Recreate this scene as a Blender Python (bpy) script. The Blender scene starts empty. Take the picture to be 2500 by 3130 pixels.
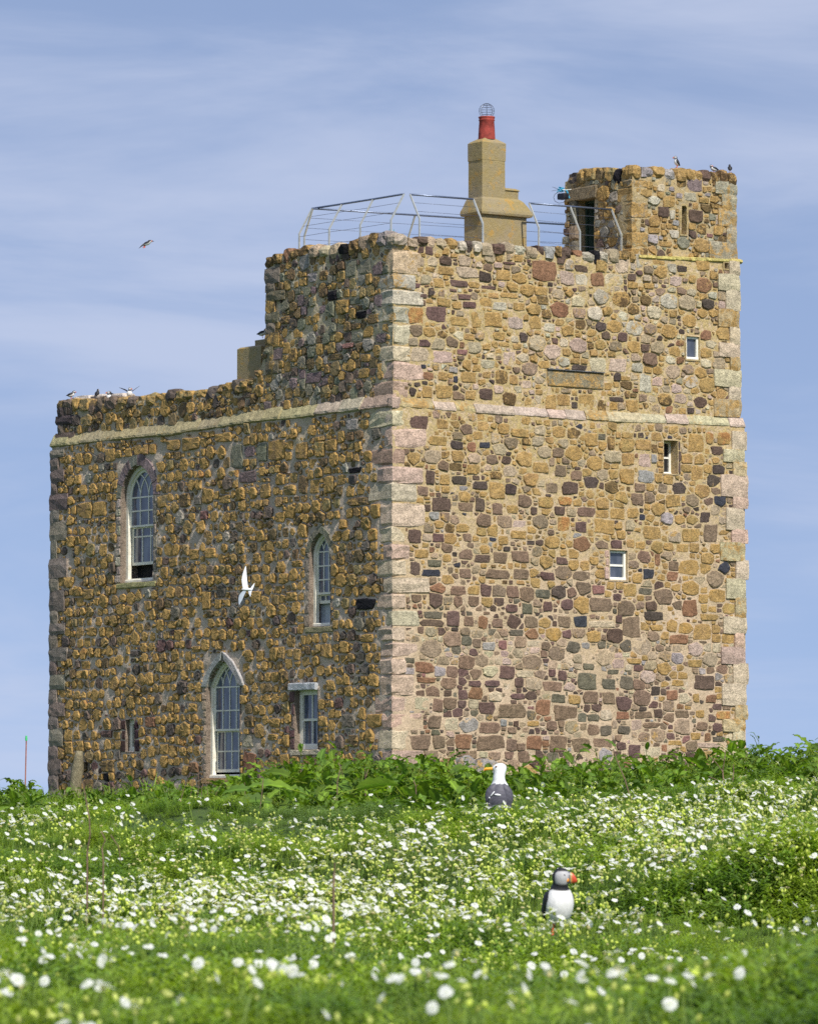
import bpy, math, random
import numpy as np
from mathutils import Vector, Matrix

# ------------------------------------------------------------------ camera, sky, sun
scene = bpy.context.scene
COL = scene.collection
FP = 14518.0                       # focal length in pixels of the 2500 px wide photograph
PITCH = math.atan(932.0 / FP)
cam_d = bpy.data.cameras.new('camera')
cam = bpy.data.objects.new('camera', cam_d); COL.objects.link(cam)
cam.rotation_euler = (math.pi / 2 + PITCH, 0, 0)
cam_d.sensor_fit = 'HORIZONTAL'; cam_d.sensor_width = 24.0
cam_d.lens = 24.0 * FP / 2500.0
cam_d.clip_start = 0.5; cam_d.clip_end = 20000
cam_d.dof.use_dof = True; cam_d.dof.focus_distance = 58.0; cam_d.dof.aperture_fstop = 14.0
scene.camera = cam

SUN_EL = math.radians(47.0)
sun_h = Vector((0.43, -0.903, 0)).normalized()
SUN_AZ = math.atan2(sun_h.x, sun_h.y)
world = bpy.data.worlds.new('World'); scene.world = world; world.use_nodes = True
wt = world.node_tree; wt.nodes.clear()
def wn(t, **k):
    n = wt.nodes.new(t)
    for a, b in k.items(): setattr(n, a, b)
    return n
wo = wn('ShaderNodeOutputWorld'); bg = wn('ShaderNodeBackground'); bg.inputs['Strength'].default_value = 0.10
sky = wn('ShaderNodeTexSky', sky_type='NISHITA', sun_disc=False)
sky.sun_elevation = SUN_EL; sky.sun_rotation = SUN_AZ
sky.air_density = 1.0; sky.dust_density = 0.4; sky.ozone_density = 2.5; sky.altitude = 0
tc = wn('ShaderNodeTexCoord')
# lift the lookup direction a little: the sky in the photograph stays blue down to the skyline
va = wn('ShaderNodeVectorMath', operation='ADD'); va.inputs[1].default_value = (0, 0, 0.22)
vn = wn('ShaderNodeVectorMath', operation='NORMALIZE')
wt.links.new(tc.outputs['Generated'], va.inputs[0]); wt.links.new(va.outputs[0], vn.inputs[0]); wt.links.new(vn.outputs[0], sky.inputs[0])
mp = wn('ShaderNodeMapping'); mp.inputs['Scale'].default_value = (6.5, 6.5, 30); mp.inputs['Rotation'].default_value = (0, 0.10, 0)
wt.links.new(tc.outputs['Generated'], mp.inputs[0])
n1 = wn('ShaderNodeTexNoise'); n1.inputs['Scale'].default_value = 1.0; n1.inputs['Detail'].default_value = 6; n1.inputs['Roughness'].default_value = 0.56; n1.inputs['Distortion'].default_value = 0.35
wt.links.new(mp.outputs[0], n1.inputs['Vector'])
mr = wn('ShaderNodeMapRange'); mr.interpolation_type = 'SMOOTHSTEP'
mr.inputs['From Min'].default_value = 0.40; mr.inputs['From Max'].default_value = 0.74; mr.inputs['To Min'].default_value = 0.22; mr.inputs['To Max'].default_value = 0.74
wt.links.new(n1.outputs['Fac'], mr.inputs['Value'])
tint = wn('ShaderNodeMix', data_type='RGBA', blend_type='MULTIPLY'); tint.inputs['Factor'].default_value = 1.0
SKY_TINT = (1.02, 0.96, 1.00, 1)
tint.inputs['B'].default_value = SKY_TINT
wt.links.new(sky.outputs[0], tint.inputs['A'])
mx = wn('ShaderNodeMix', data_type='RGBA'); mx.inputs['B'].default_value = (4.25, 4.7, 6.0, 1)
wt.links.new(mr.outputs[0], mx.inputs['Factor']); wt.links.new(tint.outputs['Result'], mx.inputs['A'])
wt.links.new(mx.outputs['Result'], bg.inputs['Color']); wt.links.new(bg.outputs[0], wo.inputs[0])

sd = bpy.data.lights.new('sun', 'SUN'); sd.energy = 3.5; sd.angle = math.radians(0.53); sd.color = (1.0, 0.955, 0.88)
sun = bpy.data.objects.new('sun', sd); COL.objects.link(sun)
sv = Vector((sun_h.x * math.cos(SUN_EL), sun_h.y * math.cos(SUN_EL), math.sin(SUN_EL)))
sun.rotation_euler = sv.to_track_quat('Z', 'Y').to_euler(); sun.location = (20, -20, 40)
scene.view_settings.view_transform = 'Standard'; scene.view_settings.look = 'None'
scene.view_settings.exposure = 0.48; scene.view_settings.gamma = 1.0; scene.view_settings.use_curve_mapping = False
scene.render.engine = 'CYCLES'
scene.cycles.max_bounces = 6; scene.cycles.diffuse_bounces = 3; scene.cycles.glossy_bounces = 2; scene.cycles.transmission_bounces = 4
scene.cycles.caustics_reflective = False; scene.cycles.caustics_refractive = False
scene.cycles.use_denoising = False

R = random.Random(11)
NR = np.random.RandomState(4)

# ------------------------------------------------------------------ helpers
def ray(px, py):
    u = (px - 1250.0) / FP; v = (1565.0 - py) / FP
    c, s = math.cos(PITCH), math.sin(PITCH)
    return Vector((u, c - v * s, s + v * c))
def at(px, py, Y):
    d = ray(px, py); return d * (Y / d.y)
def lin(c):
    return tuple((x / 255.0 / 12.92) if x / 255.0 <= 0.04045 else ((x / 255.0 + 0.055) / 1.055) ** 2.4 for x in c)

def new_mesh(name, verts, faces, mat=None, cols=None, smooth=False):
    me = bpy.data.meshes.new(name)
    me.from_pydata([tuple(v) for v in verts], [], [tuple(f) for f in faces])
    if mat is not None:
        for m in (mat if isinstance(mat, (list, tuple)) else [mat]): me.materials.append(m)
    if cols is not None:
        a = me.color_attributes.new('Col', 'FLOAT_COLOR', 'POINT')
        arr = np.asarray(cols, dtype=np.float32)
        if arr.ndim == 1: arr = np.tile(arr, (len(me.vertices), 1))
        if arr.shape[1] == 3: arr = np.hstack([arr, np.zeros((len(arr), 1), np.float32)])
        a.data.foreach_set('color', arr.astype(np.float32).ravel())
    if smooth: me.polygons.foreach_set('use_smooth', [True] * len(me.polygons))
    me.update()
    return me
def put(name, me, parent=None, loc=(0, 0, 0), rot=None):
    o = bpy.data.objects.new(name, me); COL.objects.link(o)
    o.location = loc
    if rot is not None: o.rotation_euler = rot
    if parent is not None: o.parent = parent
    return o
def thing(name, label, cat, loc=(0, 0, 0), rotz=0, group=None):
    o = put(name, None, None, loc, (0, 0, rotz)); o.empty_display_size = 0.1
    o['label'] = label; o['category'] = cat
    if group: o['group'] = group
    return o
def tag(o, label, cat, group=None):
    o['label'] = label; o['category'] = cat
    if group: o['group'] = group
    return o
class Acc:
    """collects pieces into one mesh"""
    def __init__(s): s.v = []; s.f = []; s.c = []; s.n = 0
    def add(s, v, f, c=None):
        v = [tuple(x) for x in v]
        s.v += v; s.f += [tuple(i + s.n for i in q) for q in f]; s.n += len(v)
        if c is not None:
            c = np.asarray(c, dtype=float)
            if c.ndim == 1: c = np.tile(c, (len(v), 1))
            s.c.append(c)
    def mesh(s, name, mat, smooth=False):
        return new_mesh(name, s.v, s.f, mat, np.vstack(s.c) if s.c else None, smooth)
BOXF = [(0, 1, 3, 2), (4, 6, 7, 5), (0, 4, 5, 1), (2, 3, 7, 6), (0, 2, 6, 4), (1, 5, 7, 3)]
def tube(pts, r, seg=6, closed_caps=True):
    """tube through pts; r number or list"""
    pts = [Vector(p) for p in pts]; n = len(pts)
    rr = r if isinstance(r, (list, tuple)) else [r] * n
    v, f = [], []
    up = None
    for i, p in enumerate(pts):
        t = (pts[min(i + 1, n - 1)] - pts[max(i - 1, 0)]).normalized()
        if up is None:
            up = Vector((0, 0, 1)) if abs(t.z) < .9 else Vector((1, 0, 0))
        a = t.cross(up).normalized(); b = a.cross(t).normalized(); up = b
        for k in range(seg):
            q = 2 * math.pi * k / seg
            v.append(p + a * math.cos(q) * rr[i] + b * math.sin(q) * rr[i])
    for i in range(n - 1):
        for k in range(seg):
            k2 = (k + 1) % seg
            f.append((i * seg + k, i * seg + k2, (i + 1) * seg + k2, (i + 1) * seg + k))
    if closed_caps:
        f.append(tuple(range(seg))[::-1]); f.append(tuple((n - 1) * seg + k for k in range(seg)))
    return v, f

# ------------------------------------------------------------------ materials
def mat_new(name):
    m = bpy.data.materials.new(name); m.use_nodes = True
    nt = m.node_tree; b = nt.nodes['Principled BSDF']
    return m, nt, b
class NT:
    def __init__(s, nt): s.nt = nt
    def node(s, t, **k):
        n = s.nt.nodes.new(t)
        for a, b in k.items(): setattr(n, a, b)
        return n
    def link(s, a, b): s.nt.links.new(a, b)
    def noise(s, vec, scale, detail=4, rough=.55, dist=0):
        n = s.node('ShaderNodeTexNoise'); n.inputs['Scale'].default_value = scale; n.inputs['Detail'].default_value = detail
        n.inputs['Roughness'].default_value = rough; n.inputs['Distortion'].default_value = dist
        if vec is not None: s.link(vec, n.inputs['Vector'])
        return n.outputs['Fac']
    def rng(s, val, a, b, c=0., d=1., smooth=True):
        n = s.node('ShaderNodeMapRange')
        if smooth: n.interpolation_type = 'SMOOTHSTEP'
        for k, x in zip(('From Min', 'From Max', 'To Min', 'To Max'), (a, b, c, d)):
            if hasattr(x, 'links'): s.link(x, n.inputs[k])
            else: n.inputs[k].default_value = x
        s.link(val, n.inputs['Value']); return n.outputs[0]
    def mix(s, fac, a, b, mode='MIX'):
        n = s.node('ShaderNodeMix', data_type='RGBA', blend_type=mode)
        for k, x in (('Factor', fac), ('A', a), ('B', b)):
            i = n.inputs[k] if k == 'Factor' else [q for q in n.inputs if q.name == k and q.type == 'RGBA'][0]
            if k == 'Factor': i = n.inputs[0]
            if hasattr(x, 'links'): s.link(x, i)
            elif k == 'Factor': i.default_value = x
            else: i.default_value = tuple(x)[:3] + (1,)
        return [q for q in n.outputs if q.type == 'RGBA'][0]
    def math(s, op, a, b=0.):
        n = s.node('ShaderNodeMath', operation=op)
        for i, x in enumerate((a, b)):
            if hasattr(x, 'links'): s.link(x, n.inputs[i])
            else: n.inputs[i].default_value = x
        return n.outputs[0]
    def bump(s, h, strength, dist, bsdf):
        n = s.node('ShaderNodeBump'); n.inputs['Strength'].default_value = strength; n.inputs['Distance'].default_value = dist
        s.link(h, n.inputs['Height']); s.link(n.outputs[0], bsdf.inputs['Normal'])

def make_stone_mat(name, lich_a, lich_b, bumpd=0.03):
    m, nt, b = mat_new(name); t = NT(nt)
    pos = t.node('ShaderNodeNewGeometry').outputs['Position']
    att = t.node('ShaderNodeAttribute', attribute_name='Col')
    n1 = t.noise(pos, 7, 5, .6); n2 = t.noise(pos, 26, 4, .65); n3 = t.noise(pos, 4.2, 6, .62, .6); n4 = t.noise(pos, 60, 3, .6)
    v = t.rng(n1, .25, .75, .72, 1.22); v2 = t.rng(n2, .3, .72, .62, 1.18)
    vv = t.math('MULTIPLY', v, v2)
    c = t.mix(1.0, att.outputs['Color'], att.outputs['Color'])
    # lichen cover, amount in the attribute's alpha
    thr = t.math('SUBTRACT', 1.0, att.outputs['Alpha'])
    lo = t.math('ADD', t.math('MULTIPLY', thr, .62), .14)
    hi = t.math('ADD', lo, .10)
    mask = t.rng(t.math('ADD', t.math('MULTIPLY', n3, .7), t.math('MULTIPLY', n2, .3)), lo, hi)
    lc = t.mix(t.rng(n4, .35, .65), lich_a, lich_b)
    c2 = t.mix(mask, c, lc)
    # black and pale speckles
    sp = t.rng(t.noise(pos, 38, 3, .7), .62, .72)
    c3 = t.mix(t.math('MULTIPLY', sp, .5), c2, (.05, .045, .04))
    sp2 = t.rng(t.noise(pos, 45, 2, .6, .3), .64, .72)
    c4 = t.mix(t.math('MULTIPLY', sp2, .18), c3, (.42, .37, .28))
    hs = t.node('ShaderNodeHueSaturation'); hs.inputs['Saturation'].default_value = .88; t.link(c4, hs.inputs['Color']); c4 = hs.outputs[0]
    n = t.node('ShaderNodeMix', data_type='RGBA', blend_type='MULTIPLY'); n.inputs[0].default_value = 1
    t.link(c4, n.inputs[6])
    comb = t.node('ShaderNodeCombineColor')
    for i in range(3): t.link(vv, comb.inputs[i])
    t.link(comb.outputs[0], n.inputs[7]); t.link(n.outputs[2], b.inputs['Base Color'])
    b.inputs['Roughness'].default_value = .92; b.inputs['Specular IOR Level'].default_value = .2
    t.bump(t.math('ADD', n2, t.math('MULTIPLY', n4, .5)), .9, bumpd, b)
    return m
M_STONE_L = make_stone_mat('lichen_stone', lin((198, 150, 56)), lin((176, 142, 74)), .025)
M_STONE_R = make_stone_mat('wall_stone', lin((190, 144, 56)), lin((176, 144, 84)), .03)

def make_mortar(name, base_a, base_b, lich, z0, z1, lich_amt):
    m, nt, b = mat_new(name); t = NT(nt)
    g = t.node('ShaderNodeNewGeometry'); pos = g.outputs['Position']
    sep = t.node('ShaderNodeSeparateXYZ'); t.link(pos, sep.inputs[0])
    n1 = t.noise(pos, 1.3, 5, .6); n2 = t.noise(pos, 11, 5, .65); n3 = t.noise(pos, 40, 3, .6); n5 = t.noise(pos, .55, 4, .6)
    c = t.mix(t.rng(n1, .35, .65), base_a, base_b)
    zz = t.rng(t.math('ADD', sep.outputs['Z'], t.math('MULTIPLY', t.math('SUBTRACT', n5, .5), 9.)), z0, z1, 0, lich_amt)
    c = t.mix(t.math('MULTIPLY', zz, t.rng(n2, .3, .6)), c, lich)
    pale = t.rng(t.noise(pos, 5, 4, .6), .6, .72, 0, .4)
    c = t.mix(pale, c, (.60, .54, .44))
    dirt = t.rng(t.noise(pos, 18, 4, .7), .55, .68)
    c = t.mix(t.math('MULTIPLY', dirt, .55), c, (.10, .085, .07))
    gr = t.rng(n3, .3, .7, .75, 1.15)
    comb = t.node('ShaderNodeCombineColor')
    for i in range(3): t.link(gr, comb.inputs[i])
    c = t.mix(1.0, c, comb.outputs[0], 'MULTIPLY')
    t.link(c, b.inputs['Base Color'])
    b.inputs['Roughness'].default_value = .95; b.inputs['Specular IOR Level'].default_value = .15
    t.bump(t.math('ADD', n2, t.math('MULTIPLY', n3, .2)), .7, .05, b)
    return m
M_MORT_L = make_mortar('shaded_wall_mortar', lin((216, 196, 174)), lin((196, 178, 158)), lin((190, 176, 126)), 8.0, 11, .6)
M_MORT_R = make_mortar('sunny_wall_mortar', lin((206, 182, 154)), lin((190, 168, 138)), lin((184, 162, 104)), 2.5, 9.5, .8)
M_MORT_T = make_mortar('turret_mortar', lin((186, 168, 136)), lin((170, 156, 128)), lin((188, 158, 92)), 5, 8, .45)

def simple_mat(name, col, rough=.6, metal=0., var=.15, scale=12, bump=0., spec=.5):
    m, nt, b = mat_new(name); t = NT(nt)
    pos = t.node('ShaderNodeTexCoord').outputs['Object']
    n = t.noise(pos, scale, 5, .6)
    f = t.rng(n, .25, .75, 1 - var, 1 + var)
    comb = t.node('ShaderNodeCombineColor')
    for i in range(3): t.link(f, comb.inputs[i])
    c = t.mix(1.0, col, comb.outputs[0], 'MULTIPLY')
    t.link(c, b.inputs['Base Color'])
    b.inputs['Roughness'].default_value = rough; b.inputs['Metallic'].default_value = metal
    b.inputs['Specular IOR Level'].default_value = spec
    if bump: t.bump(t.noise(pos, scale * 3, 4, .6), bump, .02, b)
    return m
def worn_paint():
    m, nt, b = mat_new('worn_white_paint'); t = NT(nt)
    pos = t.node('ShaderNodeNewGeometry').outputs['Position']
    c = t.mix(t.rng(t.noise(pos, 5, 5, .65), .35, .7), lin((246, 240, 222)), lin((226, 220, 200)))
    c = t.mix(t.rng(t.noise(pos, 14, 5, .7), .60, .70, 0, .8), c, lin((150, 118, 84)))
    mp_ = t.node('ShaderNodeMapping'); mp_.inputs['Scale'].default_value = (9, 9, 1.2); t.link(pos, mp_.inputs[0])
    c = t.mix(t.rng(t.noise(mp_.outputs[0], 1, 4, .6), .66, .74, 0, .7), c, lin((160, 96, 40)))
    t.link(c, b.inputs['Base Color']); b.inputs['Roughness'].default_value = .55
    t.bump(t.noise(pos, 30, 4, .6), .5, .01, b)
    return m
M_PAINT = worn_paint()
M_PAINT_NEW = simple_mat('fresh_white_paint', lin((236, 234, 222)), .5, 0, .06, 8, .2)
def glass_mat(name, ca, cb):
    m, nt, b = mat_new(name); t = NT(nt)
    pos = t.node('ShaderNodeNewGeometry').outputs['Position']
    mp_ = t.node('ShaderNodeMapping'); mp_.inputs['Scale'].default_value = (1, 1, .35); t.link(pos, mp_.inputs[0])
    c = t.mix(t.rng(t.noise(mp_.outputs[0], 4.5, 3, .5), .38, .62), ca, cb)
    t.link(c, b.inputs['Base Color']); b.inputs['Roughness'].default_value = .07; b.inputs['Specular IOR Level'].default_value = .8
    t.bump(t.noise(pos, 3.0, 2, .5), .15, .02, b)
    return m
M_GLASS = glass_mat('old_window_glass', (.055, .07, .115), (.13, .155, .20))  # blue-grey base colour paints in the reflected sky
M_GLASS_D = glass_mat('dark_window_glass', (.05, .06, .08), (.09, .10, .13))
M_DARK = simple_mat('painted_interior_shade', (.012, .012, .013), .9, 0, .3, 3)  # near-black colour paints the unlit inside, on backing sheets and some panes
M_CURT = simple_mat('pale_blind', lin((176, 182, 186)), .9, 0, .15, 6)
M_STEEL = simple_mat('galvanised_steel', lin((205, 205, 195)), .42, .55, .15, 20)
M_RAIL = simple_mat('dull_steel_tube', lin((120, 130, 150)), .38, .75, .2, 20)
M_WIRE = simple_mat('steel_wire', lin((110, 115, 130)), .4, .6, .1, 10)
M_POT = simple_mat('red_clay', lin((150, 60, 50)), .85, 0, .4, 7, .5)
M_TWINE = simple_mat('blue_twine', lin((50, 150, 185)), .8, 0, .2, 30)
M_BLACK = simple_mat('black_plastic', lin((24, 26, 34)), .5, 0, .2, 30)
M_DOOR = simple_mat('dark_green_paint', lin((44, 66, 52)), .6, 0, .3, 9, .3)

# ------------------------------------------------------------------ the tower's frame of reference
ANG = math.radians(35.9)
UP = Vector((0, 0, 1))
dl = Vector((-math.sin(ANG), math.cos(ANG), 0)); nl = Vector((-math.cos(ANG), -math.sin(ANG), 0))
dr = Vector((math.cos(ANG), math.sin(ANG), 0)); nrr = Vector((math.sin(ANG), -math.cos(ANG), 0))
CORNER = at(1199, 1700, 105.0); CORNER.z = 0
class Face:
    def __init__(s, o, d, n): s.o = Vector((o.x, o.y, 0)); s.d = d; s.n = n
    def pt(s, a, z, h=0.): return s.o + s.d * a + s.n * h + UP * z
    def inv(s, px, py, h=0.):
        r = ray(px, py); t = ((s.o + s.n * h).dot(s.n)) / r.dot(s.n)
        p = r * t; return (p - s.o).dot(s.d), p.z
    def poly(s, pts, h=0.):
        q = sorted(s.inv(x, y, h) for x, y in pts)
        return [a for a, _ in q], [b for _, b in q]
FL = Face(CORNER, dl, nl); FR = Face(CORNER, dr, nrr)
HU = -0.10; HT = -0.20
L_END = FL.inv(157, 1700)[0]; L_ENDU = FL.inv(178, 1300, HU)[0]
R_END = FR.inv(2277, 1700)[0]; R_ENDU = FR.inv(2259, 1100, HU)[0]
L_TOW = FL.inv(816, 900, HU)[0]
R_T0 = FR.inv(1931, 700, HT)[0]; R_T1 = FR.inv(2247, 700, HT)[0]
FT = Face(FR.pt(R_T0, 0, HT), dl, nl)
T_L = FT.inv(1728, 700)[0]
ZB = -0.4
def prof(face, pts, h):
    xs, ys = face.poly(pts, h)
    return lambda a: float(np.interp(a, xs, ys))
def region(ox, oy, sc, pts): return [(ox + x / sc, oy + y / sc) for x, y in pts]
topR = prof(FR, region(750, 550, 1.8126, [(820, 330), (930, 332), (1060, 340), (1150, 345), (1220, 362), (1350, 365), (1560, 380), (1722, 388)]) + region(1550, 250, 2.1525, [(420, 1128), (600, 1135), (830, 1140)]), HU)
topL = prof(FL, region(750, 550, 1.8126, [(115, 460), (190, 420), (290, 395), (400, 385), (510, 380), (590, 358), (670, 330), (760, 318), (820, 318)]), HU)
topW = prof(FL, region(100, 1100, 1.435, [(105, 190), (200, 188), (460, 178), (560, 165), (640, 145), (700, 145), (800, 145), (840, 118), (900, 112), (975, 92)]) + [(781, 1146), (792, 1128), (806, 1112), (808, 1075), (815, 1064), (830, 1060), (1199, 1000)], HU)
strL = prof(FL, [(155.7, 1368), (553, 1328), (727, 1299), (900, 1280), (1145, 1252), (1199, 1246)], 0)
strR = prof(FR, [(1199, 1246), (1535, 1270), (1790, 1288), (2225, 1306), (2290, 1312)], 0)
topT = prof(FR, region(1550, 250, 2.1525, [(820, 570), (900, 575), (1000, 590), (1100, 598), (1200, 590), (1300, 600), (1400, 612), (1500, 622)]), HT)
topTL = prof(FT, region(1550, 250, 2.1525, [(385, 640), (450, 615), (520, 595), (600, 590), (680, 605), (740, 600), (820, 575)]), 0)
ledZ = prof(FR, region(1550, 250, 2.1525, [(820, 1140), (1500, 1172)]), HT)
# ------------------------------------------------------------------ rubble masonry
KEY = {'o': ((178, 142, 76), .5), 'O': ((190, 144, 56), .66), 'OR': ((190, 128, 54), .5), 'Y': ((206, 170, 80), .75), 'bn': ((156, 132, 104), .3), 'bg': ((182, 160, 126), .3),
       'br': ((138, 112, 88), .16), 'db': ((108, 86, 72), .18), 'dk': ((90, 76, 68), .2), 'bl': ((70, 70, 80), .08),
       'mr': ((116, 88, 80), .14), 'red': ((150, 104, 94), .1), 'gr': ((116, 108, 88), .22), 'pk': ((196, 168, 148), .16),
       'cr': ((200, 182, 146), .22), 'gy': ((164, 156, 150), .12), 'ru': ((150, 106, 72), .25), 'dko': ((116, 92, 54), .45),
       'bk': ((34, 32, 36), 0.0), 'mv': ((140, 118, 116), .1), 'gg': ((142, 138, 114), .3), 'ws': ((194, 182, 156), .3)}
KEYL = dict(KEY); KEYL.update({'o': ((160, 130, 78), .55), 'O': ((178, 136, 62), .7), 'OR': ((188, 132, 52), .66), 'dko': ((126, 104, 70), .42), 'ol': ((150, 132, 84), .5), 'db': ((128, 108, 92), .2), 'dk': ((104, 92, 82), .25), 'gr': ((130, 120, 104), .2),
       'Y': ((180, 140, 30), .85)})
R4 = (1100, 1150, 1.3776); R3 = (1100, 1800, 1.3776); R7 = (1250, 1050, 2.296); R5 = (750, 550, 1.8126); R6 = (1550, 250, 2.1525)
R1 = (100, 1100, 1.435); R2 = (100, 1800, 1.435)
NOT_R = [(R4, '''205,165,285,222,db;320,180,372,225,o;285,250,370,295,o;475,230,520,270,o;380,270,435,310,dk;450,275,490,318,ru;500,275,550,305,bl
630,220,710,258,o;945,240,1000,295,Y;1040,250,1075,310,dko;1155,265,1225,315,o;1380,240,1450,320,O;1455,235,1490,290,OR;1505,235,1562,290,OR;1460,295,1560,335,o
725,360,795,410,o;820,370,870,425,br;885,395,935,440,br;375,362,430,400,dko;450,370,505,415,o;275,395,315,455,db;335,412,380,458,o;385,417,450,458,dk;475,440,540,480,dk;545,400,600,436,dko;545,445,610,520,o
850,440,920,500,db;780,447,835,495,br;1090,385,1155,455,O;1172,325,1225,385,pk;1170,395,1240,450,gy;1100,320,1155,378,o;1395,375,1445,440,o;240,460,290,505,br;300,510,385,570,db;410,530,475,572,br;485,510,528,572,db
555,530,600,585,br;615,540,665,580,o;750,508,815,555,o;835,505,895,545,OR;910,550,990,595,br;1050,555,1115,605,O;1125,552,1175,600,o;1140,490,1195,545,br;1285,497,1350,555,o;985,600,1070,665,Y;830,590,885,655,OR;905,610,955,660,mr
1190,630,1265,690,o;1350,640,1430,700,o;1445,622,1505,702,br;1515,558,1560,610,ru;1430,570,1475,618,dk;200,640,260,705,db;305,660,355,700,mr;580,670,625,712,O;632,650,700,686,O;230,725,290,770,o;410,725,475,775,br;480,750,548,787,db
560,740,620,790,br;635,735,715,785,br;280,770,345,803,gr;210,780,255,840,db;258,812,340,845,bl;415,808,470,855,br;530,812,630,855,br;645,810,715,858,br;760,822,820,860,mr;825,760,875,795,mr;895,820,970,862,br;965,760,1005,795,Y
1340,770,1430,840,O;1480,828,1555,885,br;1190,810,1238,855,bl;1052,688,1106,728,mr;380,880,448,925,br;505,875,555,930,mr;615,880,670,935,br;735,895,805,935,gr;975,878,1028,920,red;1170,890,1230,922,gr;1110,872,1165,930,o;1465,895,1540,955,O
1120,685,1155,725,o;1160,695,1200,730,O;1275,700,1320,735,o;1330,705,1385,745,o;1240,750,1265,800,ru;1460,760,1540,815,o;1000,240,1035,270,gr;1100,235,1150,262,o;1480,345,1540,385,gy;1340,365,1385,415,o;700,690,735,712,dk;640,605,700,640,pk;430,660,470,700,br'''),
 (R3, '''965,38,1062,98,br;610,62,665,102,mr;680,60,728,105,gr;770,52,812,97,mr;365,92,420,160,mr;435,115,480,160,br;495,112,538,172,ru;552,125,600,165,br;690,115,750,165,br;830,112,888,165,br;895,112,958,165,bl;962,132,1075,165,cr
1105,118,1180,205,br;270,92,350,125,gr;250,128,355,160,db;1195,95,1275,135,dk;1355,45,1420,118,ru;1465,72,1500,100,O;1430,105,1510,135,o;1405,145,1480,218,o;1490,145,1540,205,ru;1300,190,1380,235,ru;1220,150,1278,178,O
230,305,312,355,ru;360,322,412,375,br;585,322,652,382,mr;655,342,732,375,cr;792,338,825,372,mr;832,342,872,388,mr;915,352,995,425,gr;1015,378,1075,428,gr;765,388,855,435,br;525,382,590,415,mr;455,385,510,415,mr;410,425,455,468,mr
632,438,695,468,mr;800,442,865,482,gr;875,445,930,488,o;940,430,1005,485,br;1020,434,1075,488,br;1090,365,1150,428,gr;1225,408,1265,452,dk;1290,425,1340,470,ru;1405,362,1492,430,db;1510,358,1568,430,OR;500,475,570,530,mr;582,485,700,545,br
305,460,350,520,br;815,490,915,555,br;285,532,342,592,br;355,542,415,600,cr;230,455,290,512,cr;955,525,1010,560,gr;1080,515,1135,552,ru;1155,515,1230,548,br;500,560,590,610,br;1185,562,1262,588,br;1500,512,1560,552,OR;1415,560,1465,598,br
210,612,298,680,br;305,618,360,675,br;400,612,470,680,ru;492,615,608,684,br;615,628,662,685,br;697,615,768,682,ru;798,615,872,688,br;890,628,968,690,br;978,628,1060,668,br;1125,655,1182,715,mr;1190,665,1265,708,cr;1295,638,1355,662,O;1078,645,1122,682,mr
472,208,510,250,br;515,222,570,262,gy;582,215,620,258,red;625,170,690,200,gr;700,215,760,245,cr;240,372,320,398,ru;1040,338,1090,362,gr;935,312,990,342,gr;1120,290,1185,318,o;1380,298,1440,332,o;1310,382,1365,412,O;1400,440,1428,480,o
1455,445,1500,482,ru;1410,510,1450,545,O;1325,510,1385,545,br;1235,505,1275,545,db;1390,605,1435,638,O;1450,605,1478,645,ru;1485,622,1538,645,gr;1420,648,1515,672,pk;1085,575,1140,615,gr;1010,575,1060,622,gr;955,570,1010,620,br;400,678,462,710,br;620,580,660,612,br;700,555,755,582,o'''),
 (R7, '''10,22,140,130,cr;160,45,305,138,pk;330,38,410,80,red;650,55,745,155,pk;437,95,488,145,o;0,150,75,250,pk;360,195,478,275,o;190,288,305,382,o;487,310,590,395,db;600,182,695,290,dko;92,195,175,260,ru;197,195,270,262,o;90,292,165,382,o;395,325,470,395,o
275,160,345,208,gy;905,118,985,178,O;1265,95,1385,198,cr;1402,100,1525,200,pk;1140,145,1250,190,dk;1612,210,1700,350,ws;1035,352,1130,440,o;1185,352,1300,460,o;1320,392,1385,480,dko;1520,395,1610,485,O;792,255,860,315,pk;1397,370,1505,410,dk
500,110,600,180,cr;310,225,345,275,bl;700,215,765,290,o;80,142,122,178,bl;512,195,575,245,o;885,320,935,362,o;1140,330,1180,370,o;1485,225,1550,262,o;1345,330,1385,372,o;1550,345,1600,380,dko;1430,265,1478,310,o'''),
 (R5, '''895,700,985,798,OR;1000,702,1115,790,mr;1128,600,1170,620,mr;1062,475,1160,525,o;1165,480,1290,542,cr;1390,495,1470,555,o;1587,440,1722,560,ru;1235,562,1300,600,o;1287,650,1365,705,o;1370,672,1450,725,ws;1060,652,1135,705,o;1140,672,1198,715,o
1205,670,1278,712,mr;1175,628,1248,665,mr;1305,582,1392,608,mr;1250,727,1312,820,o;1130,757,1240,812,o;1320,732,1420,815,O;1480,677,1545,725,o;1600,587,1675,640,o;1410,622,1508,655,o;975,1057,1045,1110,o;920,567,970,600,mr;960,627,1008,655,mr
1425,450,1500,470,mr;1130,552,1230,595,mr;1340,622,1402,655,o;990,480,1050,510,dko;1000,655,1040,685,o;1455,757,1540,830,pk;1570,750,1640,830,o;1650,790,1715,845,ws;1208,850,1270,890,o;1370,840,1440,890,o;1480,905,1530,940,o;1400,895,1465,925,o'''),
 (R6, '''440,1200,530,1252,db;545,1250,640,1345,ru;445,1262,530,1340,ws;345,1240,440,1340,pk;640,1262,760,1340,cr;1240,1172,1330,1245,Y;1112,1205,1185,1255,dk;1067,1275,1150,1345,pk;790,1310,862,1362,o;900,1320,965,1365,O;845,1130,895,1225,ws;960,1170,1040,1205,o
1190,1265,1240,1325,o;1010,1328,1045,1355,mr''')]
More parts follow.
